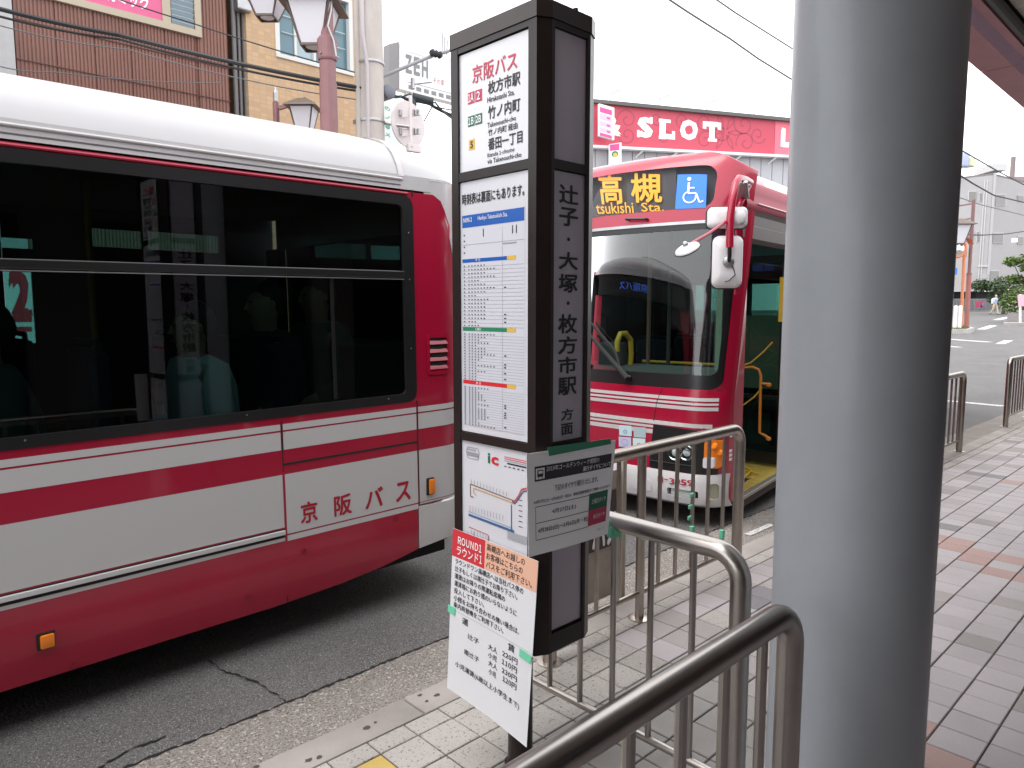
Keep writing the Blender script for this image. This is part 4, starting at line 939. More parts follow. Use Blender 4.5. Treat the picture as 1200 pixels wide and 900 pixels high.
for i in range(6):
    for y in (.36, 1.9):
        s_ = 2.0+i*.95; c = B(s_, y, .55); m = MB().box(c, (.42, .42, .10), YAW, bev=.03).box(B(s_+.2, y, .86), (.08, .42, .62), YAW, bev=.03).tube([B(s_+.2, y-.2, 1.12), B(s_+.2, y-.16, 1.2), B(s_+.2, y+.16, 1.2), B(s_+.2, y+.2, 1.12)], .014, 6); m.box(B(s_, y, .33), (.15, .15, .36), YAW); m.build('seat', M_seat, bus2)
pb(.15, 1.55, .16, .75, 2.1, .75).build('driver_seat', M_dark, bus2); pb(.60, 1.6, .7, .72, 2.05, 1.45).build('driver_backrest', M_dark, bus2)
ml = MB().box(aty(838, 400, 2.82)+Vector((.05, 0, 0)), (.01, .05, .9)); ml.build('door_edge_panel', mat('door_edge_green', (.22, .28, .22), .5), bus2)
# folded door leaves inside the doorway
MB().add([B(1.7, .12, .75), B(1.7, .95, .75), B(1.7, .95, 1.45), B(1.7, .12, 1.45)], [(0, 1, 2, 3)]).build('partition_panel', mat('partition_pale_green', (.20, .27, .19), .6), bus2)
M_dg = glass('door_glass', (.42, .56, .50), refl=1.5, boost=.02)
def leaf(s, n0, n1, sk):
    f = MB(); z0, z1 = .15, 1.97
    a = B(s, n0, 0); b = B(s+sk, n1, 0)
    def P(t, z): return a.lerp(b, t)+Vector((0, 0, z))
    for t0, t1, u0, u1 in ((0, .09, z0, z1), (.91, 1, z0, z1), (.09, .91, z0, z0+.1), (.09, .91, z1-.06, z1), (.09, .91, .72, .755)):
        f.bar(P((t0+t1)/2, u0), P((t0+t1)/2, u1), .03, (t1-t0)*(b-a).length, up=(b-a).normalized())
    d = f.build('door_leaf', M_black, bus2); MB().add([P(.09, z0+.1), P(.91, z0+.1), P(.91, z1-.06), P(.09, z1-.06)], [(0, 1, 2, 3)]).build('door_pane', M_dg, d); return d
dl = leaf(1.13, .04, .62, .02)
yp = [aty(913, 325, 2.79), aty(911.5, 377, 2.79)]
MB().bar(Vector((5.75, 2.768, yp[0].z)), Vector((5.75, 2.768, yp[1].z)), .03, .02, up=(1, 0, 0)).build('yellow_strip', M_yellow, bus2)
M_oh = mat('orange_handrail', (.60, .20, .03), .35)
def inb(px, py, s=.95):
    d = ray(px, py); n_ = DV; p0 = B(s, 0, 0); t = (p0-CP).dot(n_)/d.dot(n_); return CP+d*t
MB().tube([inb(872, 431), inb(882, 430), inb(889, 433), inb(891.5, 440), inb(890, 507), inb(896, 510), inb(900, 513)], .012, 10).build('door_handrail', M_oh, bus2, True)
MB().tube([inb(891.5, 449), inb(899, 450)], .010, 8).build('handrail_bracket', M_oh, bus2, True)
for p in ((901, 451), (900.5, 514)): MB().lathe([(.001, -.02), (.022, -.01), (.022, .01), (.001, .02)], inb(*p), 12).build('handrail_bracket', M_oh, bus2, True)
MB().tube([inb(862, 431), inb(880, 425), inb(895, 412), inb(905, 401)], .006, 8).build('yellow_cable', M_yellow, bus2, True)
MB().tube([inb(855, 480), inb(872, 474), inb(884, 465), inb(893, 454)], .006, 8).build('yellow_cable', M_yellow, bus2, True)
# writing down the corner post
for z, h in ((zz(845, 506), .03), (zz(845, 511), .035), (zz(845, 530), .02), (zz(845, 535), .02), (zz(845, 540), .02)):
    c = F2(YS+.001, z); MB().box(c+Vector((.03, -.002, 0)), (.035, .003, h)).build('post_marking', M_wht, bus2)
for s_ in (2.4, 6.6):
    for n_ in (.03, 2.05): w = MB().lathe([(.30, 0), (.43, .01), (.46, .04), (.46, .22)], B(s_, n_, .36), 24, Matrix.Rotation(YAW, 4, 'Z') @ Matrix.Rotation(R(-90), 4, 'X')).build('wheel', M_blackmat, bus2, True); MB().lathe([(.05, -.01), (.2, .02), (.30, .006)], B(s_, n_, .36), 24, Matrix.Rotation(YAW, 4, 'Z') @ Matrix.Rotation(R(-90), 4, 'X')).build('rim', M_alu, w, True)
pb(0.1, .12, .0, LB-.1, WB-.1, .11).build('chassis', M_under, bus2)
# mirrors on a red arm
def mp(px, py, F=4.95): return atf(px, py, F)
arm = MB().tube([mp(879, 214, 5.25), mp(874, 211, 5.15), mp(866, 209, 4.98), mp(862, 216, 4.93), mp(858, 235, 4.9), mp(855.5, 258, 4.9), mp(855, 290, 4.9)], .026, 12).build('mirror_arm', M_red, bus2, True)
MB().tube([mp(879, 216, 5.25), mp(867, 240, 5.1), mp(864, 262, 5.1), mp(863, 345, 5.15)], .016, 10).build('mirror_stay', M_red, bus2, True)
MB().bar(mp(870, 213, 5.0), mp(872, 232, 5.15), .07, .02, bev=.004).build('mirror_bracket', M_alu, bus2)
for k in range(5): MB().lathe([(.006, 0), (.005, .006)], mp(868+k*2.6, 214.5+k*.5, 4.95+.03*k), 8, Matrix.Rotation(R(-90), 4, 'Y')).build('bolt', M_chrome, bus2)
M_mb = mat('mirror_back_white', (.74, .72, .73), .4, coat=.3)
def mirror(cx, cy, F, w, h, name, r=.05):
    c = mp(cx, cy, F); ax = Vector((-math.sin(HEAD-R(90)), math.cos(HEAD-R(90)), 0)); fwd = Vector((math.cos(HEAD), math.sin(HEAD), 0)); fwd = (fwd+Vector((0, -.15, 0))).normalized()
    rt = fwd.cross(Vector((0, 0, 1))).normalized(); up = Vector((0, 0, 1)); o = rrect(-w/2, -h/2, w/2, h/2, r, 5); o2 = [(a*.86, b*.88) for a, b in o]; o3 = [(a*.45, b*.5) for a, b in o]
    L_ = [[c+rt*a+up*b+fwd*.035 for a, b in o], [c+rt*a+up*b for a, b in o], [c+rt*a+up*b-fwd*.022 for a, b in o2], [c+rt*a+up*b-fwd*.034 for a, b in o3]]; n = len(o)
    vs = [p for l in L_ for p in l]; fs = [(i*n+j, i*n+(j+1) % n, (i+1)*n+(j+1) % n, (i+1)*n+j) for i in range(3) for j in range(n)]; fs.append(tuple(3*n+j for j in range(n)))
    m = MB().add(vs, fs).build(name, M_mb, bus2, True, 50)
    MB().tube([c+rt*a*1.0+up*b+fwd*.03 for a, b in o], .008, 6, closed=True).build('mirror_rim', M_blackmat, m, True)
    MB().add([c+rt*a*.97+up*b*.97+fwd*.032 for a, b in o], [tuple(range(n))]).build('mirror_glass', mat('mirror_silver', (.8, .82, .84), .03, metal=1), m); return m, c, rt, up, fwd
S_ = 4.95/841
m1, c, rt, up, fw = mirror(852.5, 255, 4.97, 45*S_, 24*S_, 'wide_mirror', .035)
m2, c2_, rt, up, fw = mirror(852.5, 307, 4.97, 34*S_, 60*S_, 'door_mirror', .045)
MB().lathe([(.05, 0), (.045, .025), (.03, .035)], c+rt*.07-fw*.03, 18, fw.to_track_quat('-Z', 'Y').to_matrix().to_4x4()).build('mirror_boss', M_mb, m1, True)
k = MB().lathe([(.04, 0), (.036, .02), (.02, .03)], c2_-fw*.03, 18, fw.to_track_quat('-Z', 'Y').to_matrix().to_4x4()).build('mirror_boss', M_alu, m2, True)
MB().tube([mp(855, 288, 4.9), mp(855, 300, 4.9), c2_-fw*.05], .014, 8).build('mirror_joint', M_black, m2, True)
MB().tube([c2_-fw*.05+up*.0, c2_-fw*.045+rt*.035-up*.05, c2_-fw*.045+rt*.045-up*.09, c2_-fw*.045+rt*.005-up*.13, c2_-fw*.04-rt*.02-up*.135], .004, 6).build('mirror_cable', M_black, m2, True)
MB().tube([mp(850, 260, 4.9), mp(830, 274, 4.75), mp(809, 286, 4.6)], .012, 8).build('mirror_strut', M_red, bus2, True)
c3_ = mp(806, 293, 4.6); tl = Matrix.Rotation(HEAD+R(180), 4, 'Z') @ Matrix.Rotation(R(28), 4, 'X') @ Matrix.Rotation(R(18), 4, 'Y')
um = MB().lathe([(.001, .035), (.04, .032), (.075, .018), (.083, .0), (.080, -.008)], c3_, 28, tl).build('under_mirror', M_mb, bus2, True, 60)
MB().lathe([(.082, -.004), (.086, 0), (.082, .004)], c3_, 28, tl).build('mirror_rim', M_blackmat, um, True)
MB().lathe([(.018, .02), (.018, .05), (.010, .06)], c3_, 14, tl).build('mirror_boss', M_alu, um, True)

# ------------------------------------------------------------------ the bus stop pole box
ks = thing('bus_stop_sign', 'tall dark brown four-sided bus stop sign box with route lists on its faces', 'bus stop sign', (1.58, 1.60, 0))
X0, X1, Y0, Y1 = 1.452, 1.694, 1.395, 1.803; ZL, ZH = .482, 2.335
M_lid = mat('brown_lid', (.040, .029, .027), .28, metal=.3, var=.1, vscale=9)
core = MB().prism([(X0+.012, Y0+.035, ZL), (X0+.035, Y0+.012, ZL), (X1-.035, Y0+.012, ZL), (X1-.012, Y0+.035, ZL), (X1-.012, Y1-.035, ZL), (X1-.035, Y1-.012, ZL), (X0+.035, Y1-.012, ZL), (X0+.012, Y1-.035, ZL)], (0, 0, ZH-ZL-.01)).build('core', M_brown, ks)
for (cx_, cy_, sx, sy_) in ((X0, Y0, 1, 1), (X1, Y0, -1, 1), (X1, Y1, -1, -1), (X0, Y1, 1, -1)):
    pl = [(cx_, cy_+sy_*.020), (cx_, cy_+sy_*.052), (cx_+sx*.014, cy_+sy_*.052), (cx_+sx*.052, cy_+sy_*.014), (cx_+sx*.052, cy_), (cx_+sx*.040, cy_)]
    MB().prism([(a, b, ZL) for a, b in pl], (0, 0, 2.288-ZL)).build('corner_post', M_brown, ks)
lid = MB().prism([(X0-.003, Y0+.018, 0), (X0+.038, Y0-.003, 0), (X1-.038, Y0-.003, 0), (X1+.003, Y0+.018, 0), (X1+.003, Y1-.018, 0), (X1-.038, Y1+.003, 0), (X0+.038, Y1+.003, 0), (X0-.003, Y1-.018, 0)], (0, 0, ZH-2.290)); 
for v in lid.v: v.z += 2.290
lid.build('lid', M_lid, ks)
for z0, z1 in ((1.893, 1.920), (1.088, 1.115), (ZL, .54), (2.272, 2.290)):
    MB().b2((X0+.001, Y0+.05, z0), (X0+.02, Y1-.05, z1)).build('crossbar', M_brown, ks); MB().b2((X1-.02, Y0+.05, z0), (X1-.001, Y1-.05, z1)).build('crossbar', M_brown, ks)
    MB().b2((X0+.05, Y0+.001, z0), (X1-.05, Y0+.02, z1)).build('crossbar', M_brown, ks); MB().b2((X0+.05, Y1-.02, z0), (X1-.05, Y1-.001, z1)).build('crossbar', M_brown, ks)
M_panel = mat('side_panel_grey', (.44, .40, .455), .22, var=.03, vscale=3, coat=.3)
M_sheet = mat('white_poster_sheet', (.66, .66, .70), .16, coat=.6, var=.02, vscale=3)
M_sheet2 = mat('white_paper', (.72, .72, .75), .55, var=.02, vscale=4, bump=.06, bscale=7)
M_pred = mat('print_red', (.56, .03, .07), .4); M_pcrim = mat('print_crimson', (.50, .03, .09), .4); M_pgreen = mat('print_green', (.01, .13, .07), .4); M_pyel = mat('print_yellow', (.72, .45, .06), .4)
M_pblue = mat('print_blue', (.012, .10, .42), .35); M_pg2 = mat('print_green2', (.02, .22, .10), .4); M_pred2 = mat('print_red2', (.65, .02, .03), .4); M_gl = mat('print_grey', (.30, .30, .33), .5)
# side faces with the vertical name
pole_txt = list('辻子・大塚・枚方市駅')
for sgn, yy in ((1, Y0), (-1, Y1)):
    yp_ = yy+sgn*.008
    for z0, z1 in ((1.922, 2.270), (1.118, 1.890), (.548, 1.086)):
        MB().b2((X0+.056, yp_, z0), (X1-.048, yp_+sgn*.003, z1)).build('side_panel', M_panel, ks)
    a, b = (X0+.056, X1-.048) if sgn == 1 else (X1-.048, X0+.056)
    s = Sheet([(0, 0), (1, 0), (1, 1), (0, 1)], [(a, yp_, 1.89), (b, yp_, 1.89), (b, yp_, 1.118), (a, yp_, 1.118)]); s.N = Vector((0, -sgn, 0))
    # glyph cells measured down the panel
    cells_ = [('辻', .085, .185), ('子', .20, .29), ('・', .348, .362), ('大', .41, .495), ('塚', .52, .615), ('・', .655, .668)]
    def vz(py): return (1.89-aty(668, py, Y0).z)/(1.89-1.118)
    for ch, y0_, y1_ in (('辻', 216, 239), ('子', 243, 265), ('●', 278, 282.5), ('大', 295, 316), ('塚', 321, 343), ('●', 353, 357.5), ('枚', 368, 391), ('方', 394, 415), ('市', 418, 438), ('駅', 442, 463), ('方', 479, 492.5), ('面', 496, 509.5)):
        w_ = .30 if y1_-y0_ > 15 else .19
        if ch == '●': w_ = .045
        s.tst(ch, .47-w_, vz(y0_), .47+w_, vz(y1_), M_ink, 2, .024, uid=y0_)
    s.done(ks)
MB().b2((X1-.009, Y0+.056, .548), (X1-.006, Y1-.056, 2.27)).build('side_panel', M_panel, ks)
XS = X0+.008
def ksheet(z1, z0, name, m=M_sheet, y_l=1.757, y_r=1.447):
    P = [(XS, y_l, z1), (XS, y_r, z1), (XS, y_r, z0), (XS, y_l, z0)]
    s = Sheet([proj(p)[:2] for p in P], P); return s, s.face(name, m, ks, .002, 1)
# top board
s, o = ksheet(2.268, 1.922, 'route_list'); 
s.text('京阪バス', 551, 54, 610, 90, M_pred, 2, .012)
# (slanting rows: use sheet coordinates)
s.g.clear()
s.tst('京阪バス', .215, .125, .835, .275, M_pred, 2, .012)
s.rst(.145, .335, .245, .435, M_pcrim); s.rst(.255, .335, .355, .435, M_pcrim); s.tst('1A', .155, .350, .235, .42, M_wht, 3, .012); s.tst('2', .28, .350, .33, .42, M_wht, 3, .012)
s.tst('枚方市駅', .44, .295, .875, .405, M_ink, 2, .02); s.tst('Hirakatashi Sta.', .43, .425, .80, .470, M_ink, 2, .01)
s.rst(.145, .535, .245, .625, M_pgreen); s.rst(.255, .535, .355, .625, M_pgreen); s.tst('1B', .155, .55, .235, .61, M_wht, 3, .012); s.tst('2B', .265, .55, .345, .61, M_wht, 3, .012)
s.tst('竹ノ内町', .44, .50, .875, .61, M_ink, 2, .02); s.tst('Takenouchi-cho', .43, .635, .82, .675, M_ink, 2, .01)
s.rst(.155, .735, .245, .825, M_pyel); s.tst('5', .18, .75, .22, .81, M_ink, 3, .02)
s.tst('竹ノ内町 経由', .44, .69, .84, .745, M_ink, 2, .014); s.tst('番田一丁目', .44, .765, .905, .865, M_ink, 2, .02)
s.tst('Banda 1-chome', .43, .885, .80, .920, M_ink, 2, .008); s.tst('via Takenouchi-cho', .43, .935, .89, .975, M_ink, 2, .008); s.done(o)
# timetable
s, o = ksheet(1.891, 1.117, 'timetable')
s.tst('時刻表は裏面にもあります。', .05, .045, .93, .090, M_ink, 2, .02)
m_in = mat('timetable_sheet', (.64, .64, .70), .25, coat=.4)
s.rst(.045, .125, .94, .975, m_in, 1); s.rst(.05, .130, .93, .178, M_pblue, 2); s.tst('N090-2', .07, .140, .20, .158, M_wht, 3, .004); s.tst('Hankyu Takatsukishi Sta.', .29, .139, .71, .160, M_wht, 3, .004)
s.rst(.05, .302, .70, .316, M_pblue, 2); s.rst(.70, .302, .82, .316, M_pyel, 2); s.tst('平 日', .25, .304, .32, .314, M_wht, 3, .004)
s.rst(.05, .573, .70, .588, M_pg2, 2); s.rst(.70, .573, .82, .588, M_pyel, 2); s.tst('土曜日', .24, .575, .33, .586, M_wht, 3, .004)
s.rst(.05, .788, .70, .803, M_pred2, 2); s.rst(.70, .788, .82, .803, M_pyel, 2); s.tst('休 日', .25, .790, .32, .801, M_wht, 3, .004)
rn = random.Random(11)
for top, bot, nn in ((.325, .565, 17), (.596, .780, 17), (.811, .965, 17)):
    for k in range(nn):
        b = top+(bot-top)*k/(nn-1)*.985
        s.rst(.05, b+.009, .93, b+.0100, M_gl, 2); s.rst(.07, b+.0025, .09, b+.0065, M_ink, 3)
        for q in range(rn.choice((3, 4, 5, 6, 6, 7, 9))): s.rst(.14+q*.046, b+.0025, .14+q*.046+.018, b+.0065, M_ink, 3)
        if rn.random() < .25: s.rst(.66, b+.0025, .69, b+.0065, M_ink, 3)
s.rst(.635, .19, .638, .30, M_gl, 2); s.rst(.635, .32, .638, .965, M_gl, 2); s.rst(.05, .245, .93, .2465, M_gl, 2)
for k in range(4): s.rst(.07, .205+k*.023, .09, .211+k*.023, M_ink, 2)
for a_, b_ in ((.36, .19), (.77, .19), (.82, .19)): s.rst(a_, b_, a_+.012, b_+.03, M_ink, 2)
s.rst(.64, .252, .83, .257, M_gl, 2); s.done(o)
# route map
s, o = ksheet(1.086, .548, 'route_map')
L1 = mat('map_brown_line', (.20, .09, .05), .5); L2 = mat('map_blue_line', (.05, .12, .28), .5); L3 = mat('map_orange_line', (.55, .30, .08), .5); L4 = mat('map_red_line', (.55, .10, .08), .5)
s.rst(.10, .045, .24, .052, M_gl, 2); s.rst(.10, .062, .27, .085, M_gl, 2); s.line([(.11, .035), (.27, .035), (.29, .06), (.27, .10), (.11, .10), (.09, .06), (.11, .035)], .0024, M_gl)
s.tst('i', .42, .045, .455, .105, M_pgreen, 2, .03); s.tst('c', .47, .060, .58, .108, M_pred2, 2, .035)
for k in range(3): s.rst(.66, .045+k*.011, .66+(.30, .33, .34)[k], .049+k*.011, M_pred2 if k < 2 else M_gl, 2)
s.rst(.70, .078, .98, .086, M_ink, 2)
for k in range(5): s.rst(.66+k*.06, .098, .69+k*.06, .104, M_ink, 2)
s.line([(.20, .33), (.15, .33), (.15, .255), (.80, .285)], .0032, L1); s.line([(.24, .315), (.20, .30), (.20, .275), (.80, .300)], .0032, L3); s.line([(.77, .29), (.80, .29), (.86, .25), (.90, .21), (1.0, .19)], .0056, L4); s.line([(.77, .295), (.81, .30), (.88, .25), (.92, .22), (1., .205)], .0040, L2)
s.line([(.12, .445), (.80, .462)], .0080, L2); s.line([(.12, .425), (.78, .445)], .0032, mat('map_pale_blue', (.25, .40, .55), .5)); s.line([(.76, .46), (.76, .31)], .0040, L2)
for k in range(12): s.rst(.16+k*.048, .225+k*.0018, .166+k*.048, .25+k*.0018, M_gl, 2); s.rst(.14+k*.045, .385, .146+k*.045, .42, M_gl, 2)
s.line([(.12, .52), (.42, .53), (.42, .60), (.78, .625), (.78, .76)], .0028, L4); s.line([(.20, .54), (.20, .58), (.26, .60)], .0020, M_gl)
for k in range(7): s.rst(.16+k*.045, .53, .165+k*.045, .56, M_gl, 2)
for k in range(7): s.rst(.70, .47+k*.007, .98, .473+k*.007, M_gl, 2)
for k in range(6): s.rst(.72+(k % 3)*.05, .68+k*.018, .77+(k % 3)*.05, .683+k*.018, M_ink, 2)
for k in range(6): s.rst(.86, .27+k*.03, .91, .274+k*.03, M_ink, 2)
s.done(o)
# glimpse of the other side's sheet; pole
MB().lathe([(.041, -.005), (.041, .5)], (1.575, 1.60, 0), 32).build('pole', M_brown, ks, True)
MB().lathe([(.052, 0), (.052, .010), (.043, .014)], (1.575, 1.60, 0), 32).build('base_plate', M_brown, ks, True)
MB().tube([(X1-.05, Y0+.05, ZH), (X1-.05, Y0+.05, ZH+.035)], .008, 8).build('aerial_stub', M_brown, ks)
# ------------------------------------------------------------------ taped posters
px = [(531, 619), (631, 658), (617, 876), (524, 806)]
P = [(1.430, 1.760, .802), (1.437, 1.383, .795), (1.425, 1.42, .205), (1.415, 1.80, .235)]
P = [atx(*p, X) for p, X in zip(px, (1.433, 1.440, 1.425, 1.415))]
s = Sheet(px, P, bend=-.006)
po = s.face('fare_poster', M_sheet2, None, .0015, 14); tag(po, 'white fare poster with red ROUND1 corner taped low on the dark sign box', 'poster')
M_pp = mat('print_peach', (.78, .45, .32), .6); M_rr = mat('print_poster_red', (.62, .035, .05), .5)
def S1(x, y): return s.st(510+x/3.105, 610+y/3.105)
s.rst(-.0, .0, .40, .165, M_rr); s.rst(.40, .0, 1.0, .165, M_pp)
s.tst('ROUND1', .07, .035, .36, .082, M_wht, 2, .01); s.tst('ラウンド1', .06, .093, .37, .147, M_wht, 2, .01)
for t_, y_, x1_ in (('高槻店へお越しの', .012, .86), ('お客様はこちらの', .062, .84), ('バスをご利用下さい。', .112, .95)): s.tst(t_, .42, y_, x1_, y_+.040, M_ink, 2, .006)
for t_, y_, x1_ in (('ラウンドワン高槻店へは当社バス停の', .172, .86), ('辻子もしくは南辻子でお降り下さい。', .217, .80), ('運賃はお降りの際運転席横の', .262, .66), ('運賃箱にお釣り銭のいらないように', .307, .80), ('投入して下さい。', .352, .42), ('小銭をお持ち合わせの無い場合は、', .397, .84), ('車内両替機をご利用下さい。', .440, .66)): s.tst(t_, .045, y_, x1_, y_+.034, M_ink, 2, .008)
s.rst(.0, .492, 1., .4945, mat('paper_fold_grey', (.45, .45, .47), .6))
s.tst('運', .16, .508, .235, .548, M_ink, 2, .008); s.tst('賃', .72, .503, .80, .545, M_ink, 2, .008)
for t_, a_, b_, c_ in (('辻子', .235, .585, .375), ('大人', .49, .575, .60), ('220円', .66, .565, .84), ('小児', .495, .622, .60), ('110円', .66, .612, .84), ('南辻子', .20, .690, .385), ('大人', .50, .668, .61), ('230円', .665, .66, .845), ('小児', .51, .715, .60), ('120円', .68, .705, .845)): s.tst(t_, a_, b_, c_, b_+.033, M_ink, 2, .008)
s.tst('小児運賃(6歳以上小学生まで)', .095, .795, .89, .835, M_ink, 2, .008)
M_tape = mat('green_masking_tape', (.16, .60, .38), .5); M_tape2 = mat('dark_green_tape', (.02, .20, .10), .35)
s.done(po)
def tape(pts, label, m=M_tape, th=.0015):
    pts = [Vector(p) for p in pts]; n = (pts[1]-pts[0]).cross(pts[2]-pts[0]).normalized()
    if n.dot(CP-pts[0]) < 0: n = -n
    return tag(MB().prism(pts, n*th).build('tape', m), label, 'tape')
tape([s.pt(-.02, .475, .0015), s.pt(.07, .478, .0015), s.pt(.07, .523, .0015), s.pt(-.02, .52, .0015)], 'pale green tape square on the left edge of the fare poster')
tape([s.pt(.86, .497, .0015), s.pt(1.0, .502, .0015), s.pt(.99, .545, .0015), s.pt(.86, .54, .0015)], 'pale green tape square on the right edge of the fare poster')
# notice on the corner
px = [(617, 532), (721.5, 515.7), (712.5, 625.5), (619.5, 653)]
P = [aty(*p, Y) for p, Y in zip(px, (1.385, 1.372, 1.368, 1.383))]
s = Sheet(px, P, bend=.007); no = s.face('service_notice', mat('notice_paper', (.90, .90, .92), .5, bump=.05, bscale=9), None, .0012, 16)
tag(no, 'white holiday timetable notice with black heading wrapped on the sign box corner', 'notice')
def T(x, y): return s.st(530+x/5.294, 500+y/5.294)
def R_(x0, y0, x1, y1, m, l=1): a = T(x0, y0); b = T(x1, y1); s.rst(a[0], a[1], b[0], b[1], m, l)
s.rst(.075, .135, .96, .280, M_ink, 1)
s.rst(.085, .155, .175, .262, M_wht, 2); s.rst(.100, .172, .160, .240, M_ink, 3); s.rst(.108, .182, .152, .208, M_wht, 4); s.rst(.106, .245, .118, .254, M_ink, 3); s.rst(.142, .245, .154, .254, M_ink, 3)
s.tst('2019年ゴールデンウィーク期間の', .195, .148, .80, .200, M_wht, 2, .004); s.tst('運行ダイヤについて', .60, .215, .95, .266, M_wht, 2, .004)
s.tst('下記のダイヤで運行いたします。', .28, .345, .80, .405, M_ink, 2, .006)
s.tst('※4月27日(土)～5月6日(月・祝)は、環境定期券制度がご利用いただけます', .06, .462, .97, .500, M_ink, 2, .004)
for y_ in (.525, .685, .85): s.rst(.08, y_, .70, y_+.006, M_ink, 1)
s.rst(.078, .525, .082, .856, M_ink, 1)
s.rst(.695, .515, .945, .690, M_pgreen, 1); s.rst(.695, .690, .945, .850, mat('print_rose', (.50, .03, .10), .5), 1)
s.tst('4月27日(土)', .255, .578, .53, .632, M_ink, 2, .006); s.tst('4月28日(日)～5月6日(月・祝)', .10, .740, .69, .795, M_ink, 2, .006)
s.tst('土曜日ダイヤ', .73, .575, .92, .628, M_wht, 2, .002); s.tst('休日ダイヤ', .76, .74, .92, .79, M_wht, 2, .002); s.tst('京阪バス', .82, .905, .93, .925, M_gl, 2, .002); s.done(no)
tape([s.pt(.20, -.035, .002), s.pt(.92, -.03, .002), s.pt(.93, .03, .002), s.pt(.22, .05, .002)], 'long dark green tape strip along the top of the corner notice', M_tape2)

# ------------------------------------------------------------------ stainless railings
def railing(label, p0, p1, posts, bal, h=.815, low=.13, r=.0305, ends=(1, 1), group='stainless steel railings along the stop', m=M_steel, zoff=0.0, thin=.0105):
    """p0,p1: plan ends of the top rail; posts/bal: distances along it; ends: rounded corner down to a post"""
    p0 = Vector((*p0, 0)); p1 = Vector((*p1, 0)); d = (p1-p0).normalized(); L = (p1-p0).length; Z = Vector((0, 0, 1))
    t = thing('railing', label, 'railing', p0, group); rr_ = .085
    pts = []
    if ends[0]: pts += [p0+Z*.0]+[p0+Z*(h-rr_)]+arc(p0+d*rr_+Z*(h-rr_), rr_, R(180), R(90), 7, d, Z)[1:]
    else: pts += [p0+Z*h]
    if ends[1]: pts += arc(p1-d*rr_+Z*(h-rr_), rr_, R(90), R(0), 7, d, Z)+[p1+Z*0]
    else: pts += [p1+Z*h]
    MB().tube(pts, r, 20).build('top_rail', m, t, True, 60)
    MB().tube([p0+d*.01+Z*low, p1-d*.01+Z*low], .0135 if thin < .012 else .017, 12).build('bottom_rail', m, t, True)
    for a in posts:
        q = p0+d*a; MB().tube([q, q+Z*(h-.01)], .022, 14).build('post', m, t, True)
    for a in list(posts)+([0] if ends[0] else [])+([L] if ends[1] else []):
        q = p0+d*a; MB().lathe([(.055, 0), (.055, .005), (.034, .009)], q, 22).build('foot_flange', m, t, True)
    for a in bal:
        q = p0+d*a; MB().tube([q+Z*low, q+Z*(h-.01)], thin, 10).build('baluster', m, t, True)
    return t
AY = 2.005
railing('stainless railing along the kerb behind the sign box, before the second bus', (2.15, AY), (3.725, AY), [2.79-2.15], [x-2.15 for x in (2.30, 2.458, 2.61, 2.942, 3.092, 3.243, 3.395, 3.555)], .835, m=M_steel2)
railing('stainless railing running across the pavement from the sign box toward the grey column', (1.862, .985), (1.862, 1.93), [], [1.141-.985, 1.295-.985, 1.445-.985, 1.589-.985, 1.735-.985, 1.86-.985], .800, low=.10)
railing('nearest stainless railing with thick handrail in front of the grey column', (-.55, .727), (1.625, .727), [], [a+.55 for a in (-.35, -.19, -.02, .14, .30, .46, .63, .80, .987, 1.155, 1.318, 1.483)], .790, low=.07, r=.031, thin=.0125)
railing('dark low railing segment right of the grey column along the kerb', (6.9, 2.135), (8.66, 2.135), [7.8-6.9], [.15*k+.15 for k in range(11) if abs(.15*k+.15-.9) > .06], .835, m=M_steel2)
railing('farthest railing segment at the right edge beyond the pavement gap', (10.97, 2.20), (13.4, 2.20), [1.2], [.15*k+.15 for k in range(15) if abs(.15*k+.15-1.2) > .06], .87, m=M_steel2)
# tape on the railing
for (x, y) in ((811, 580), (809, 594), (808, 607)):
    c = aty(x, y, AY-.02); tag(MB().box(c, (.035, .012, .020), R(8), bev=.003).build('tape', M_tape), {580: 'upper of three green tape scraps on the railing bar before the second bus', 594: 'middle of three green tape scraps on the railing bar before the second bus', 607: 'lower of three green tape scraps on the railing bar before the second bus'}[y], 'tape')
c = aty(846, 626, AY-.01); tag(MB().box(c, (.024, .024, .05), bev=.004).build('tape', M_tape), 'green tape wrapped on the railing bar nearest the rounded end post', 'tape')
c = aty(811, 622, AY-.012); tag(MB().box(c, (.024, .022, .05), bev=.004).build('tape', M_tape), 'thin green tape tail low on the railing bar under three scraps', 'tape')
c = atx(714, 614, 1.85); tp = MB().box(c, (.05, .07, .045), R(20), bev=.008).box(c+Vector((0, -.02, -.02)), (.045, .03, .04), R(-15), bev=.006).build('tape', M_tape); tag(tp, 'crumpled green tape tying the notice to the cross railing', 'tape')
# standing board behind the railing
sbd = thing('standing_board', 'beige framed standing board with dark panel and white strokes behind the railing', 'signboard', (2.9, 2.24, 0))
M_bei2 = mat('beige_board', (.36, .32, .26), .6, var=.1, vscale=8); M_dbr = mat('dark_brown_print', (.045, .038, .035), .5)
bx0, bx1 = aty(690, 600, 2.26).x-.15, aty(729, 600, 2.26).x
for x in (bx0, bx1): MB().box((x, 2.26, .28), (.032, .032, .88), bev=.003).build('post', M_bei2, sbd)
MB().b2((bx0+.016, 2.252, .02), (bx1-.03, 2.268, .68)).build('board', M_bei2, sbd)
zt = aty(715, 588, 2.25).z; zb2 = aty(705, 643, 2.25).z
MB().b2((bx0+.016, 2.246, zb2), (bx1-.045, 2.2515, zt+.06)).build('printed_panel', M_dbr, sbd)
st = Sheet([(0, 0), (1, 0), (1, 1), (0, 1)], [(bx0+.016, 2.2455, zt+.06), (bx1-.045, 2.2455, zt+.06), (bx1-.045, 2.2455, zb2), (bx0+.016, 2.2455, zb2)]); st.N = Vector((0, -1, 0))
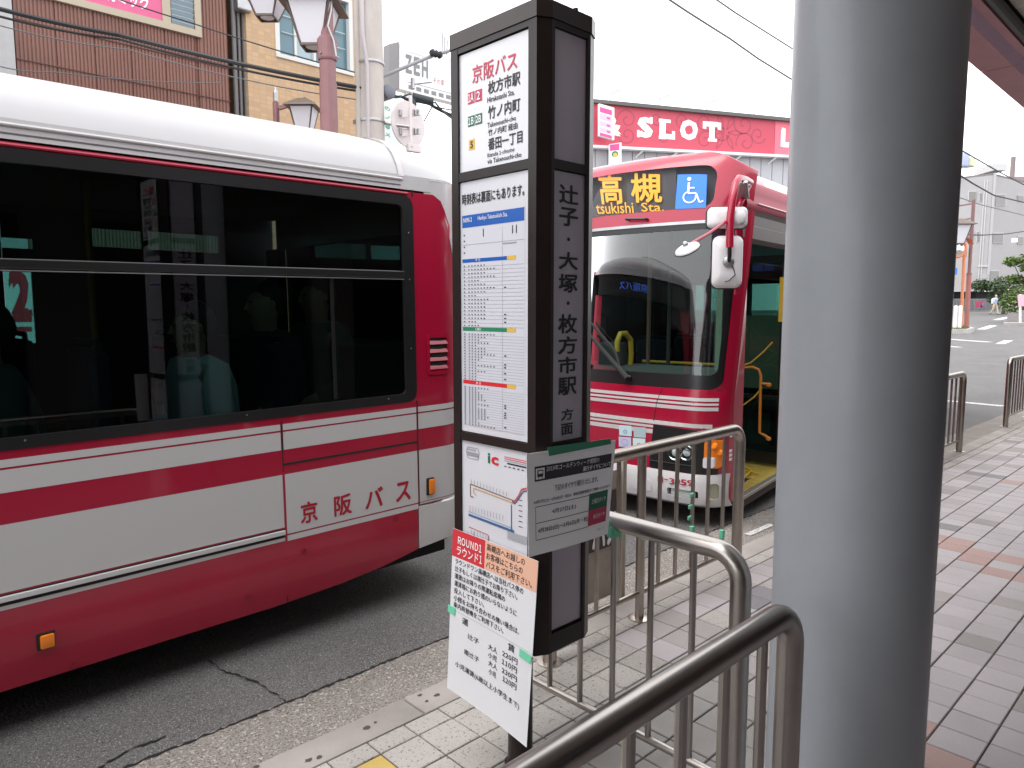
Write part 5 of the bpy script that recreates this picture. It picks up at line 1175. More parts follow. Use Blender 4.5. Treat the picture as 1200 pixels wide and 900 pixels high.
st.tst('バス', .40, .30, 1.0, .98, M_wht, 2, .03); st.done(sbd)

# ------------------------------------------------------------------ buildings across the road
FY = 11.0
bb = thing('building', 'brown corrugated metal building across the road with pink banner in its window', 'building', (3, FY, 0))
M_cor = mat('brown_corrugated_metal', (.215, .10, .076), .55, var=.12, vscale=1.2, rvar=.06)
x0 = aty(20, 80, FY).x; x1 = aty(270, 130, FY).x; xw1 = aty(227, 20, FY).x; zw = aty(225, 35, FY).z
pw = (x1-x0)/6
def corr(xa, xb, za, zb_, y=FY):
    m = MB(); n = max(2, int(round((xb-xa)/.046))); w = (xb-xa)/n; pts = []
    for i in range(n): x = xa+i*w; pts += [(x, y), (x+w*.55, y), (x+w*.62, y+.014), (x+w*.93, y+.014)]
    pts.append((xb, y)); k = len(pts)
    m.add([(a, b, z) for z in (za, zb_) for a, b in pts], [(i, i+1, k+i+1, k+i) for i in range(k-1)]); return m
for i in range(6):
    xa = x0+pw*i+.004; xb = x0+pw*(i+1)-.004
    if xa < xw1: corr(xa, min(xb, xw1), .1, zw-.09).build('wall_panel', M_cor, bb); corr(xa, min(xb, xw1), 7.4, 9.0).build('wall_panel', M_cor, bb)
    if xb > xw1: corr(max(xa, xw1+.09), xb, .1, 9.0).build('wall_panel', M_cor, bb)
MB().b2((x0, FY+.02, .05), (x1, FY+5, 9.0)).build('wall', M_cor, bb)
for z in (4.62, 5.10): MB().bar((x0, FY-.01, z), (x1, FY-.01, z-.0), .012, .01).build('seam_trim', mat('brown_seam', (.10, .045, .035), .6), bb)
M_crm = mat('window_frame_cream', (.42, .36, .27), .5)
xs0 = x0-2.0
MB().b2((x0-.3, FY-.05, zw-.09), (xw1+.09, FY+.04, zw)).build('window_sill', M_crm, bb)
MB().b2((xw1, FY-.05, zw), (xw1+.09, FY+.04, 7.4)).build('window_jamb', M_crm, bb)
xg = aty(194, 15, FY).x; MB().b2((xg-.05, FY-.03, zw), (xg+.06, FY+.04, 7.4)).build('window_mullion', M_crm, bb)
m = MB(); k = int((7.4-zw)/.075)
for i in range(k): m.box(((xg+xw1)/2+.03, FY-.005, zw+.04+i*.075), (xw1-xg-.08, .05, .06), mx=Matrix.Rotation(R(35), 4, 'X'))
lv = m.build('louvre_shutter', mat('louvre_blue_grey', (.30, .37, .41), .45), bb)
MB().b2((x0-.3, FY-.012, zw+.005), (xg-.05, FY-.006, 7.4)).build('window_banner', mat('banner_pink', (.62, .12, .25), .6), bb)
bs = Sheet([(0, 0), (1, 0), (1, 1), (0, 1)], [(x0, FY-.014, zw+.9), (xg-.05, FY-.014, zw+.9), (xg-.05, FY-.014, zw), (x0, FY-.014, zw)]); bs.N = Vector((0, -1, 0))
bs.tst('ヤス多工房ミック', .28, .70, .90, .90, M_wht, 2, .02); bs.tst('000', .66, .40, .97, .66, M_wht, 2, .03); bs.done(bb)
MB().b2((x0-4, FY-.05, .05), (x0-.02, FY+5, 9)).build('end_wall', mat('pale_grey_wall', (.42, .42, .42), .7, var=.06), bb)
# pipes in the gap
gp_ = thing('drain_pipes', 'grey drain and conduit pipes in the dark gap between the two buildings', 'pipes', (x1+.2, FY, 0))
for px_, r_ in ((275, .035), (281, .022), (287, .03)):
    x = aty(px_, 70, FY+.1).x; MB().tube([(x, FY+.1, .05), (x, FY+.1, 9)], r_, 10).build('pipe', mat('pipe_grey', (.16, .16, .165), .5), gp_, True)
MB().b2((x1+.02, FY+.9, .05), (x1+.55, FY+1.0, 8.5)).build('gap_shade_sheet', M_under, gp_)  # black sheet closing the gap, its shade put into the colour
MB().box((aty(284, 5, FY).x, FY, aty(284, 5, FY).z), (.22, .18, .22), bev=.02).build('junction_box', M_alu, gp_)
# tan tiled building
tb = thing('building', 'tan small-tiled building with blue tinted windows behind the lamp post', 'building', (6, FY, 0))
M_tan = mat('tan_tile_facade', (.46, .30, .165), .55)
n = M_tan.node_tree.nodes; l = M_tan.node_tree.links; br = n.new('ShaderNodeTexBrick'); tc = n.new('ShaderNodeTexCoord'); sp_ = n.new('ShaderNodeSeparateXYZ'); cb = n.new('ShaderNodeCombineXYZ')
ad_ = n.new('ShaderNodeMath'); l.new(tc.outputs['Object'], sp_.inputs[0]); l.new(sp_.outputs[0], ad_.inputs[0]); l.new(sp_.outputs[1], ad_.inputs[1]); l.new(ad_.outputs[0], cb.inputs[0]); l.new(sp_.outputs[2], cb.inputs[1]); l.new(cb.outputs[0], br.inputs[0])
br.inputs['Scale'].default_value = 1.0; br.inputs['Brick Width'].default_value = .105; br.inputs['Row Height'].default_value = .068; br.inputs['Mortar Size'].default_value = .006
br.inputs['Color1'].default_value = (.53, .35, .20, 1); br.inputs['Color2'].default_value = (.45, .29, .165, 1); br.inputs['Mortar'].default_value = (.42, .29, .18, 1); br.offset = .0
l.new(br.outputs[0], n['Principled BSDF'].inputs['Base Color'])
tx0 = aty(292, 130, FY).x; tx1 = aty(446, 150, FY).x
zs_ = aty(370, 74, FY).z; zt_ = 6.62; w0 = aty(325, 60, FY).x; w1 = aty(412, 80, FY).x
def wall_cut(xa, xb, za, zb_, hx0, hx1, hz0, hz1, y, th, m, par, nm='wall'):
    MB().b2((xa, y, za), (xb, y+th, hz0)).build(nm, m, par); MB().b2((xa, y, hz1), (xb, y+th, zb_)).build(nm, m, par)
    MB().b2((xa, y, hz0), (hx0, y+th, hz1)).build(nm, m, par); MB().b2((hx1, y, hz0), (xb, y+th, hz1)).build(nm, m, par)
wall_cut(tx0, tx1, .05, 9.5, w0, w1, zs_, zt_, FY, .25, M_tan, tb)
MB().b2((tx1-.25, FY+.25, .05), (tx1, FY+6, 9.5)).build('side_wall', M_tan, tb); MB().b2((tx0, FY+.25, .05), (tx0+.2, FY+6, 9.5)).build('side_wall', M_tan, tb)
fr_ = MB(); 
for a, b in (((w0-.03, FY-.03, zs_-.06), (w1+.03, FY+.1, zs_)), ((w0-.03, FY-.02, zt_), (w1+.03, FY+.1, zt_+.05)), ((w0-.03, FY-.02, zs_), (w0+.04, FY+.1, zt_)), ((w1-.04, FY-.02, zs_), (w1+.03, FY+.1, zt_))): fr_.b2(a, b)
wfo = fr_.build('window_frame', mat('white_window_frame', (.62, .62, .6), .5), tb)
M_bwin = mat('blue_tinted_pane', (.10, .19, .23), .12, coat=.3)
nx_ = 4
for i in range(nx_):
    a = w0+(w1-w0)*i/nx_; b = w0+(w1-w0)*(i+1)/nx_; MB().b2((a+.03, FY+.06+.02*(i % 2), zs_), (b-.01, FY+.065+.02*(i % 2), zt_)).build('pane', M_bwin if i != 1 else mat('pale_blind', (.35, .45, .5), .3), wfo)
    MB().b2((b-.02, FY+.03, zs_), (b+.02, FY+.09, zt_)).build('mullion', mat('white_window_frame', (.62, .62, .6), .5), wfo)
for i in range(2): MB().b2((w0+.1, FY+.02, zs_+.35+i*.25), (w1-.1, FY+.028, zs_+.36+i*.25)).build('window_rail', M_alu, wfo)

# ------------------------------------------------------------------ lamp posts with hooded lanterns
M_mauve = mat('mauve_brown_post_paint', (.24, .115, .12), .5, var=.10, vscale=5)
M_lhood = mat('lantern_hood_bronze', (.12, .085, .07), .4)
M_lglass = mat('lantern_white_panel', (.66, .64, .68), .35)
def lantern(c, w, h, parent, rz=0.):
    c = Vector(c); Rz = Matrix.Rotation(rz, 4, 'Z')
    def sq(hw, z): return [c+Rz @ Vector((a*hw, b*hw, z)) for a, b in ((-1, -1), (1, -1), (1, 1), (-1, 1))]
    A_ = sq(w*.62, 0)+sq(w*.60, .05*h)+sq(w*.16, .34*h); MB().add(A_, [(0, 1, 2, 3), (0, 1, 5, 4), (1, 2, 6, 5), (2, 3, 7, 6), (3, 0, 4, 7), (4, 5, 9, 8), (5, 6, 10, 9), (6, 7, 11, 10), (7, 4, 8, 11), (8, 9, 10, 11)]).build('lantern_hood', M_lhood, parent)
    t = sq(w*.44, -.02*h); b = sq(w*.22, -h)
    for i in range(4):
        j = (i+1) % 4; e = .05
        MB().add([t[i].lerp(t[j], e), t[i].lerp(t[j], 1-e), b[i].lerp(b[j], 1-e), b[i].lerp(b[j], e)], [(0, 1, 2, 3)]).build('lantern_pane', M_lglass, parent)
        MB().bar(t[i], b[i], w*.035, w*.035).build('lantern_bar', M_lhood, parent); MB().bar(b[i], b[j], w*.04, w*.05).build('lantern_rim', M_lhood, parent)
    MB().lathe([(w*.17, 0), (w*.2, .02)], c+Vector((0, 0, -h*1.0)), 20).build('lantern_base', M_lglass, parent, True)
F_ = 8.6
c = atf(382, 0, F_); base = atf(382, 300, F_); lp = thing('street_lamp', 'mauve lamp post with large hooded lantern before the tan building', 'street lamp', (c.x, c.y, 0))
zc = atf(382, 66, F_).z
MB().lathe([(.10, 0), (.10, zc-.30), (.092, zc-.30), (.092, zc-.02)], (c.x, c.y, 0), 12).build('post', M_mauve, lp); 
MB().lathe([(.075, zc), (.075, zc+1.4)], (c.x, c.y, 0), 12).build('upper_post', M_mauve, lp)
MB().lathe([(.105, zc-.05), (.112, zc-.03), (.112, zc+.18), (.08, zc+.22)], (c.x, c.y, 0), 12).build('collar', M_mauve, lp)
lc = atf(374, 6, F_); lantern((lc.x, lc.y+.14, lc.z+.02), .55, .45, lp, HEAD)
for s in (-1, 1): MB().tube([(c.x+s*.11, c.y-.04, zc), (c.x+s*.115, c.y-.04, zc+.01)], .015, 8).build('bolt', M_alu, lp)
MB().tube([c+Vector((.03, -.10, .3)), atf(388, 12, F_-.1), atf(384, 30, F_-.1), atf(391, 48, F_-.1), atf(394, 66, F_-.1)], .010, 6).build('loose_cable', M_alu, lp, True)
c = atf(312, -14, 8.9); lp2 = thing('street_lamp', 'hooded lantern cut by the top edge between the two buildings', 'street lamp', (c.x, c.y, 0))
lantern((c.x, c.y, atf(312, -7, 8.9).z), .46, .27, lp2, HEAD); MB().tube([(c.x, c.y, atf(312, -6, 8.9).z+.1), (c.x, c.y, atf(312, -40, 8.9).z)], .03, 8).tube([Vector((c.x, c.y, atf(312, -40, 8.9).z)), atf(382, -40, 8.7)], .035, 8).build('arm', M_mauve, lp2, True)
F_ = 10.6; c = atf(323.5, 130, F_); lp3 = thing('street_lamp', 'small hooded lantern on a bracket arm just above the bus roof', 'street lamp', (c.x, c.y, 0))
MB().lathe([(.045, .05), (.045, atf(323, 120, F_).z)], (c.x, c.y, 0), 10).build('post', M_mauve, lp3); MB().lathe([(.03, 0), (.035, .12), (.001, .22)], atf(323, 119, F_), 10).build('finial', M_alu, lp3)
MB().bar(atf(327, 127, F_), atf(359, 116, F_), .05, .05).build('arm', M_mauve, lp3); lt = atf(356, 127, F_); lantern(lt, .37, .38, lp3, HEAD)
# ------------------------------------------------------------------ concrete utility pole, sign, cables
F_ = 9.4; c = atf(433, 100, F_)
up_ = thing('utility_pole', 'grey concrete utility pole with conduits strapped to it', 'utility pole', (c.x, c.y, 0))
M_conc = mat('concrete_pole', (.50, .455, .42), .8, var=.12, vscale=4, bump=.15, bscale=40, streak=(1, 1, .4))
w_ = 845/F_
rt_ = Vector((math.sin(HEAD), -math.cos(HEAD), 0)); fw_ = Vector((math.cos(HEAD), math.sin(HEAD), 0))
MB().lathe([(.165, 0), (.145, 12)], c-Vector((0, 0, c.z))+rt_*.02, 24).build('shaft', M_conc, up_, True)
MB().tube([c-Vector((0, 0, c.z))-rt_*.12-fw_*.08, c-rt_*.115-fw_*.08+Vector((0, 0, 6))], .045, 12).build('conduit', M_conc, up_, True)
MB().tube([c-Vector((0, 0, c.z))-rt_*.01-fw_*.17, atf(430, 75, F_-.17), atf(425, 40, F_-.17), atf(424, -20, F_-.17)], .026, 10).build('conduit', mat('pale_conduit', (.50, .46, .47), .5), up_, True)
zb_ = atf(433, 143, F_).z
for z in (zb_, atf(433, 75, F_).z): MB().lathe([(.172, -.015), (.176, 0), (.172, .015)], (c+rt_*.02).to_2d().to_3d()+Vector((0, 0, z)), 24).build('strap', M_alu, up_, True)
MB().box(atf(417, 143, F_-.05), (.05, .05, .05)).build('strap_bolt', M_alu, up_)
rs_ = thing('road_sign', 'back of a round road sign clamped to an arm from the concrete pole', 'road sign', atf(481, 148, 9.5))
cc = atf(479, 146, 9.55); nd = (fw_+rt_*-1.25).normalized()
mxx = nd.to_track_quat('Z', 'Y').to_matrix().to_4x4()
M_sgb = mat('sign_back_grey', (.62, .56, .56), .5, metal=.3, var=.05)
MB().lathe([(.001, .0), (.29, 0), (.295, .012), (.29, .02), (.001, .02)], cc, 40, mxx).build('disc', M_sgb, rs_, True)
sp2 = MB().tube([atf(481, 112, 9.4), atf(482, 172, 9.4)], .024, 10).build('sign_post', M_sgb, rs_, True)
MB().tube([atf(440, 141, 9.4), atf(460, 146, 9.4), atf(483, 149, 9.4)], .02, 8).build('arm', M_alu, rs_, True)
for y in (132, 154):
    MB().bar(atf(471, y+2, 9.44), atf(492, y-1, 9.44), .02, .09).build('rail_bracket', M_sgb, rs_)
    for x in (469, 487, 491): MB().box(atf(x, y, 9.42), (.03, .03, .07)).build('clamp', M_alu, rs_)
MB().box(atf(485, 174, 9.45), (.20, .06, .10), bev=.01).build('lower_plate', M_sgb, rs_)
# billboard "ZEH"
F_ = 20.
YZ = atf(468, 60, 18.5).y; zp = [aty(468, 49, YZ), aty(550, 49, YZ), aty(550, 104, YZ), aty(468, 104, YZ)]; zp[1].z = zp[0].z; zp[2].z = zp[3].z
bl = thing('billboard', 'white rooftop billboard reading ZEH with grey edge', 'billboard', (zp[0].x, zp[0].y, 0))
M_bw = mat('billboard_white', (.80, .80, .80), .5); M_bg = mat('billboard_grey_edge', (.22, .22, .24), .6); M_zg = mat('billboard_grey_print', (.22, .23, .24), .6)
dr = (zp[1]-zp[0]).normalized(); bk = Vector((-dr.y, dr.x, 0)); bk = bk if bk.dot(fw_) > 0 else -bk
MB().prism(zp, bk*.25).build('panel', M_bw, bl); MB().prism([zp[0]-dr*.02, zp[3]-dr*.02, zp[3]-dr*.10+bk*.3, zp[0]-dr*.10+bk*.3], bk*.25).build('edge', M_bg, bl)
s = Sheet([proj(p)[:2] for p in zp], zp); q0_ = s.st(475, 63); q1_ = s.st(501.5, 92.3); [s.tst(c_, q0_[0]+(q1_[0]-q0_[0])*(.36*i_), q0_[1], q0_[0]+(q1_[0]-q0_[0])*(.36*i_+.28), q1_[1], M_zg, 14, .035, uid=c_) for i_, c_ in enumerate('ZEH')]; s.tst('その家', .46, .55, .62, .68, mat('billboard_red', (.4, .12, .12), .6), 8, .0)
s.rst(.10, .80, .92, .812, M_zg, 8)
for k in range(7): s.rst(.12+k*.105, .86, .12+k*.105+.07, .95, M_zg, 8)
s.rst(.12, .14, .45, .17, mat('pale_print', (.6, .6, .6), .6), 8); s.done(bl)
for t in (.15, .85): q = zp[3].lerp(zp[2], t)+bk*.15; MB().bar(q, (q.x, q.y, .0), .12, .12).build('support', M_bw, bl)
vb_ = thing('signboard', 'tall white signboard with green letters beside the concrete pole', 'signboard', atf(465, 130, 16)-Vector((0, 0, atf(465, 130, 16).z)))
q = [atf(447, 104, 15.5), atf(469, 110, 16.3), atf(469, 190, 16.3), atf(447, 190, 15.5)]; q[1].z = q[0].z; q[2].z = q[3].z = .0
MB().prism(q, bk*.15).build('panel', mat('signboard_offwhite', (.66, .72, .69), .5), vb_); q2 = [q[0], q[1], Vector((q[1].x, q[1].y, atf(469, 175, 16.3).z)), Vector((q[0].x, q[0].y, atf(469, 175, 16.3).z))]
s = Sheet([proj(p)[:2] for p in q2], q2)
for i, ch in enumerate('のノ・メ'): s.tst(ch, .15, .28+i*.17, .42, .36+i*.17+(.02 if ch == '・' else 0), mat('sign_green_print', (.10, .32, .22), .6), 6, .02)
s.done(vb_)
# cables
M_cab = mat('black_cable', (.018, .018, .02), .6); M_cab2 = mat('grey_cable', (.12, .12, .13), .6)
def cable(pts, r, label, m=M_cab, sag=0., n=14, name='cable', group=None):
    P = [Vector(p) for p in pts]; out = []
    for a, b in zip(P, P[1:]):
        for i in range(n): t = i/n; q = a.lerp(b, t); q.z -= sag*4*t*(1-t); out.append(q)
    out.append(P[-1]); o = MB().tube(out, r, 6).build(name, m, None, True); return tag(o, label, 'cable', group)
pole_p = lambda y: atf(428, y, 9.3)
cable([aty(-60, -6, 10.4), aty(140, 41, 10.2), pole_p(104)], .026, 'thick black cable bundle slanting across the brown building', sag=.03)
cable([aty(-60, 2, 10.4), aty(140, 46, 10.2), pole_p(108)], .014, 'black cable just under the thick bundle across the brown building', sag=.05)
cable([aty(-60, 12, 10.3), aty(150, 58, 10.1), pole_p(118)], .007, 'thin grey cable below the bundle with small white clips', M_cab2, sag=.06)
cable([aty(60, -30, 10.3), aty(228, 28, 10.1), pole_p(88)], .008, 'thin wire crossing the louvred window corner to the pole', M_cab, sag=.02)
cable([aty(-20, 72, 10.8), aty(60, 84, 10.8), aty(260, 97, 10.8)], .007, 'faint lower wire along the brown building just over the bus roof', M_cab2, sag=.04)
cable([atf(445, 106, 9.5), atf(470, 113, 9.7), atf(498, 118, 9.9), atf(540, 138, 10.2)], .020, 'dark sagging cable bundle between concrete pole and sign box', M_cab, sag=.03)
cable([atf(445, 108, 9.5), atf(480, 110, 9.7), atf(510, 120, 9.9), atf(540, 142, 10.2)], .012, 'blue-black cable looping under the dark bundle near the pole', mat('blue_black_cable', (.03, .06, .08), .5), sag=.05)
cable([atf(445, 104, 9.5), atf(500, 122, 9.8), atf(545, 130, 10.2)], .008, 'thin upper wire of the bundle right of the concrete pole', M_cab, sag=.02)
cable([atf(508, 122, 9.8), atf(497, 142, 9.8)], .008, 'short stay wire dropping from the bundle beside the round sign', M_cab)
clo = MB().tube([atf(484, 113, 9.7), atf(507, 119, 9.8)], .05, 12).tube([atf(484, 116, 9.7), atf(485, 124, 9.7)], .04, 8).build('cable_joint_box', mat('joint_box_dark', (.03, .04, .045), .5), None, True); tag(clo, 'dark cable joint box hanging in the wires above the round sign', 'joint box')
tr_ = MB().lathe([(.06, -.12), (.09, -.10), (.09, .10), (.06, .12)], atf(452, 109, 9.6), 16, Matrix.Rotation(R(90), 4, 'X')).build('cable_drum', mat('drum_grey_blue', (.16, .17, .20), .5), None, True); tag(tr_, 'small grey cylinder on the wires beside the concrete pole', 'cable fitting')
ar = thing('pole_arm', 'grey slanting pole arm with insulator reaching toward the sign box top', 'pole arm', atf(470, 80, 9.6))
MB().tube([atf(445, 91, 9.5), atf(505, 66, 9.8), atf(535, 57, 9.9)], .022, 10).build('arm', mat('arm_grey', (.28, .28, .29), .5), ar, True)
MB().lathe([(.03, -.09), (.05, -.06), (.03, -.03), (.05, 0), (.03, .03), (.05, .06), (.03, .09)], atf(511, 63, 9.8), 12, Matrix.Rotation(R(90), 4, 'Y')).build('insulator', M_dark, ar, True)
for i, x in enumerate((518, 520.5, 523.5)): MB().tube([atf(x, 64, 9.9), atf(x+1, 38+i*5, 9.9)], .012, 6).build('spike', M_alu, ar)
MB().tube([atf(482, 99, 9.7), atf(506, 96, 9.7)], .012, 6).tube([atf(484, 104, 9.7), atf(484, 92, 9.7)], .03, 8).build('bracket', M_alu, ar)
wy = [((783, -2), (806, 13), (840, 36), (872, 56)), ((838, -1), (866, 18), (900, 38), (935, 60))]
cable([atf(770, -10, 14), atf(806, 14, 15), atf(855, 45, 16.5), atf(889, 69, 17.5), atf(960, 113, 20)], .020, 'lower overhead wire sloping down behind the grey column', M_cab2, n=6)
cable([atf(820, -14, 14), atf(862, 15, 15), atf(900, 39, 16.5), atf(965, 80, 19)], .016, 'upper overhead wire sloping down behind the grey column', M_cab2, n=6)

# ------------------------------------------------------------------ the hall with the big red sign
hall = thing('building', 'pale panelled hall carrying a long red SLOT sign behind the second bus', 'building', (24, 20, 0))
a = atf(640, 150, 29.5); b = atf(1000, 150, 32.8); a.z = b.z = 0; dr = (b-a).normalized(); bk = Vector((-dr.y, dr.x, 0)); bk = bk if bk.dot(fw_) > 0 else -bk
L_ = (b-a).length; ZT = 10.0; ZBm = 8.32
def hp(px, py):
    d = ray(px, py); t = (a-CP).dot(bk)/d.dot(bk); return CP+d*t
zt0 = hp(703, 122).z; zt1 = hp(925, 143).z; zb0 = hp(703, 171).z; zb1 = hp(925, 182.5).z; xs0_ = (hp(703, 122)-a).dot(dr); xs1_ = (hp(925, 143)-a).dot(dr)
M_pan = mat('hall_pale_panel', (.47, .47, .50), .6, var=.03, jitter=.02)
npn = 26
for i in range(npn): q0 = a+dr*(L_*i/npn+.015)+bk*.25; q1 = a+dr*(L_*(i+1)/npn-.015)+bk*.25; MB().prism([q0+Vector((0, 0, .5)), q1+Vector((0, 0, .5)), q1+Vector((0, 0, 8.6)), q0+Vector((0, 0, 8.6))], bk*.05).build('wall_panel', M_pan, hall)
MB().prism([a+bk*.32+Vector((0, 0, .5)), b+bk*.32+Vector((0, 0, .5)), b+bk*.32+Vector((0, 0, 9.6)), a+bk*.32+Vector((0, 0, 9.6))], bk*8).build('wall', M_pan, hall)
M_sr = mat('sign_coral_red', (.54, .065, .105), .5); M_sr2 = mat('sign_dusky_pattern', (.37, .05, .085), .5)
def zl(t, z0, z1): u = (t-xs0_)/(xs1_-xs0_); return z0+(z1-z0)*u
def sgp(t, top): return a+dr*t+Vector((0, 0, zl(t, zt0, zt1) if top else zl(t, zb0, zb1)))
te = (hp(908, 150)-a).dot(dr)
s0p = [sgp(-.4, 1), sgp(te, 1), sgp(te, 0), sgp(-.4, 0)]
ss_ = MB().prism(s0p, bk*.2).build('sign_band', M_sr, hall); s1p = [sgp(te+.02, 1), sgp(L_, 1), sgp(L_, 0), sgp(te+.02, 0)]
ss2 = MB().prism(s1p, bk*.2).build('sign_band', mat('sign_pale_coral', (.76, .16, .22), .5), hall)
fp_ = [[sgp(t, k)+Vector((0, 0, .06 if k else -.06))-bk*.03 for t in (-.4, L_)] for k in (1, 0)]
MB().bar(fp_[0][0], fp_[0][1], .30, .14).build('sign_top_trim', mat('sign_dark_trim', (.10, .095, .09), .5), hall); MB().bar(fp_[1][0], fp_[1][1], .30, .10).build('sign_bottom_trim', M_bw, hall)
zA = max(zt0, zt1, sgp(-.4, 1).z); zB = min(zb0, zb1, sgp(te, 0).z); rq = [a+dr*t+Vector((0, 0, z)) for t, z in ((-.4, zA), (te, zA), (te, zB), (-.4, zB))]
s = Sheet([proj(p)[:2] for p in rq], rq); s.N = -bk
def spiral(cx, cy, r, n0=0, tr=1.6, sg=1):
    W_ = (s.P[1]-s.P[0]).length; H_ = (s.P[3]-s.P[0]).length; o = []
    for i in range(40): t = i/39; A_ = R(n0)+sg*t*tr*2*math.pi; rr = r*(1-t*.85); o.append((cx+rr*math.cos(A_)/W_, cy+rr*math.sin(A_)/H_))
    return o
for px_, py_, r_, n0, sg in ((735, 140, .55, 180, 1), (735, 158, .5, 180, -1), (826, 132, .5, 40, 1), (826, 172, .5, -40, -1), (872, 140, .6, 200, -1), (874, 168, .6, 160, 1), (888, 158, .5, 20, 1), (845, 155, .5, 0, 1), (800, 130, .4, 90, 1), (770, 128, .4, 0, 1), (778, 172, .4, 0, -1)):
    cx, cy_s = s.st(px_, py_); cy_s = min(.72, max(.28, cy_s)); s.line(spiral(cx, cy_s, r_*.8, n0, 1.3, sg), .05, M_sr2, 4)
for r0 in range(0, 360, 60):
    cx, cy = s.st(850, 155); W_ = (s.P[1]-s.P[0]).length; H_ = (s.P[3]-s.P[0]).length
    s.line([(cx+.12*math.cos(R(r0))/W_, cy+.12*math.sin(R(r0))/H_), (cx+.5*math.cos(R(r0-12))/W_, cy+.5*math.sin(R(r0-12))/H_), (cx+.8*math.cos(R(r0))/W_, cy+.8*math.sin(R(r0))/H_), (cx+.5*math.cos(R(r0+12))/W_, cy+.5*math.sin(R(r0+12))/H_), (cx+.12*math.cos(R(r0))/W_, cy+.12*math.sin(R(r0))/H_)], .05, M_sr2, 4)
s.text('&', 703, 135, 728, 160, M_wht, 10, .05, 'sign_letter', uid='amp')
lt_ = {'S': (746, 136.5, 766, 162), 'L': (772, 139, 791, 163.5), 'O': (796, 139.5, 818.5, 165), 'T': (823.5, 142, 845, 166)}
for ch, (x0_, y0_, x1_, y1_) in lt_.items(): s.text(ch, x0_+1, y0_, x1_-1, y1_, M_wht, 10, .06, 'sign_letter', uid=ch)
for pl in (((772, 139), (786, 140.4), (786, 144.4), (772, 143)), ((772, 158.6), (780, 159.2), (780, 163.2), (772, 162.8)), ((787.5, 153.5), (791, 154), (791, 163.8), (787.5, 163)), ((823.5, 142), (827.5, 142.3), (827.5, 151), (823.5, 150.5)), ((841, 143.6), (845, 144), (845, 152.5), (841, 152)), ((829.5, 162), (840, 162.8), (840, 166.2), (829.5, 165.6)), ((761.5, 137), (764.8, 137.3), (764.8, 145), (761.5, 144.5)), ((746.5, 152.5), (749.6, 152.8), (749.6, 161), (746.5, 160.5))): s.poly(pl, M_wht, 11, 'serif|%d' % id(pl))
s.done(ss_)
rq = [a+dr*t+Vector((0, 0, z)) for t, z in ((te, zA), (L_, zA), (L_, zB), (te, zB))]; s = Sheet([proj(p)[:2] for p in rq], rq); s.N = -bk; s.text('L', 915.5, 149.5, 927, 173, M_wht, 10, .06, 'sign_letter'); s.done(ss2)
for px_ in (715, 772, 828, 884, 940):
    q = hp(px_, 128); t = (q-a).dot(dr); q0 = sgp(t, 1)+Vector((0, 0, .12)); MB().bar(q0, q0+Vector((0, 0, .30))-bk*.05, .035, .035).bar(q0+Vector((0, 0, .30))-bk*.02, q0+Vector((0, 0, .36))+dr*.25-bk*.5, .05, .05).build('sign_floodlight', M_alu, hall)
for px_ in (753, 793, 826, 868, 909): q = hp(px_, 176); t = (q-a).dot(dr); q0 = sgp(t, 0)-Vector((0, 0, .1)); MB().bar(q0-bk*.1, q0+bk*.25-Vector((0, 0, .25))-dr*.2, .06, .06).build('sign_bracket', M_bw, hall)
# side sign over it at the left, small picture board under
v = thing('signboard', 'pink and white vertical price board overlapping the red sign left end', 'signboard', hp(708, 150)-bk*.6)
def vp_(x, y, o=.6): return hp(x, y)-bk*o
q = [vp_(696, 126), vp_(713.5, 131), vp_(713.5, 168), vp_(696, 163)]; MB().prism(q, bk*.15).build('panel', M_bw, v)
M_mg = mat('board_magenta', (.62, .08, .28), .5); s = Sheet([proj(p)[:2] for p in q], q)
for b0, b1, m_ in ((.10, .26, M_mg), (.30, .48, mat('board_lilac', (.62, .45, .58), .5)), (.53, .68, mat('board_lilac', (.62, .45, .58), .5)), (.72, .86, mat('board_lilac', (.62, .45, .58), .5)), (.89, .99, M_mg)): s.rst(.05, b0, .84, b1, m_, 6)
for b0 in (.33, .56, .75): s.rst(.5, b0+.02, .72, b0+.08, M_mg, 8)
s.done(v)
v = thing('signboard', 'small pink picture board standing under the red sign', 'signboard', hp(717, 180)-bk*.4)
q = [vp_(710, 171.5, .4), vp_(724, 169.5, .4), vp_(724, 200, .4), vp_(710, 200, .4)]; MB().prism(q, bk*.1).build('panel', M_bw, v); s = Sheet([proj(p)[:2] for p in q], q); s.rst(.04, .03, .82, .28, M_mg, 6)
cx, cy = .45, .42; s._m(('print', 'print_green2')).add([s.pt(cx+.28*math.cos(R(a_)), cy+.12*math.sin(R(a_)), .004) for a_ in range(0, 360, 30)], [tuple(range(12))]); s._m(('print', 'print_yellow')).add([s.pt(cx+.02+.17*math.cos(R(a_)), cy+.03+.08*math.sin(R(a_)), .006) for a_ in range(0, 360, 30)], [tuple(range(12))]); s.done(v)

# ------------------------------------------------------------------ the far end of the street, right
def gat(px, F):               # ground point below photograph column px at forward distance F
    p = atf(px, 363, F); p.z = -.1+rise(p.x); return p
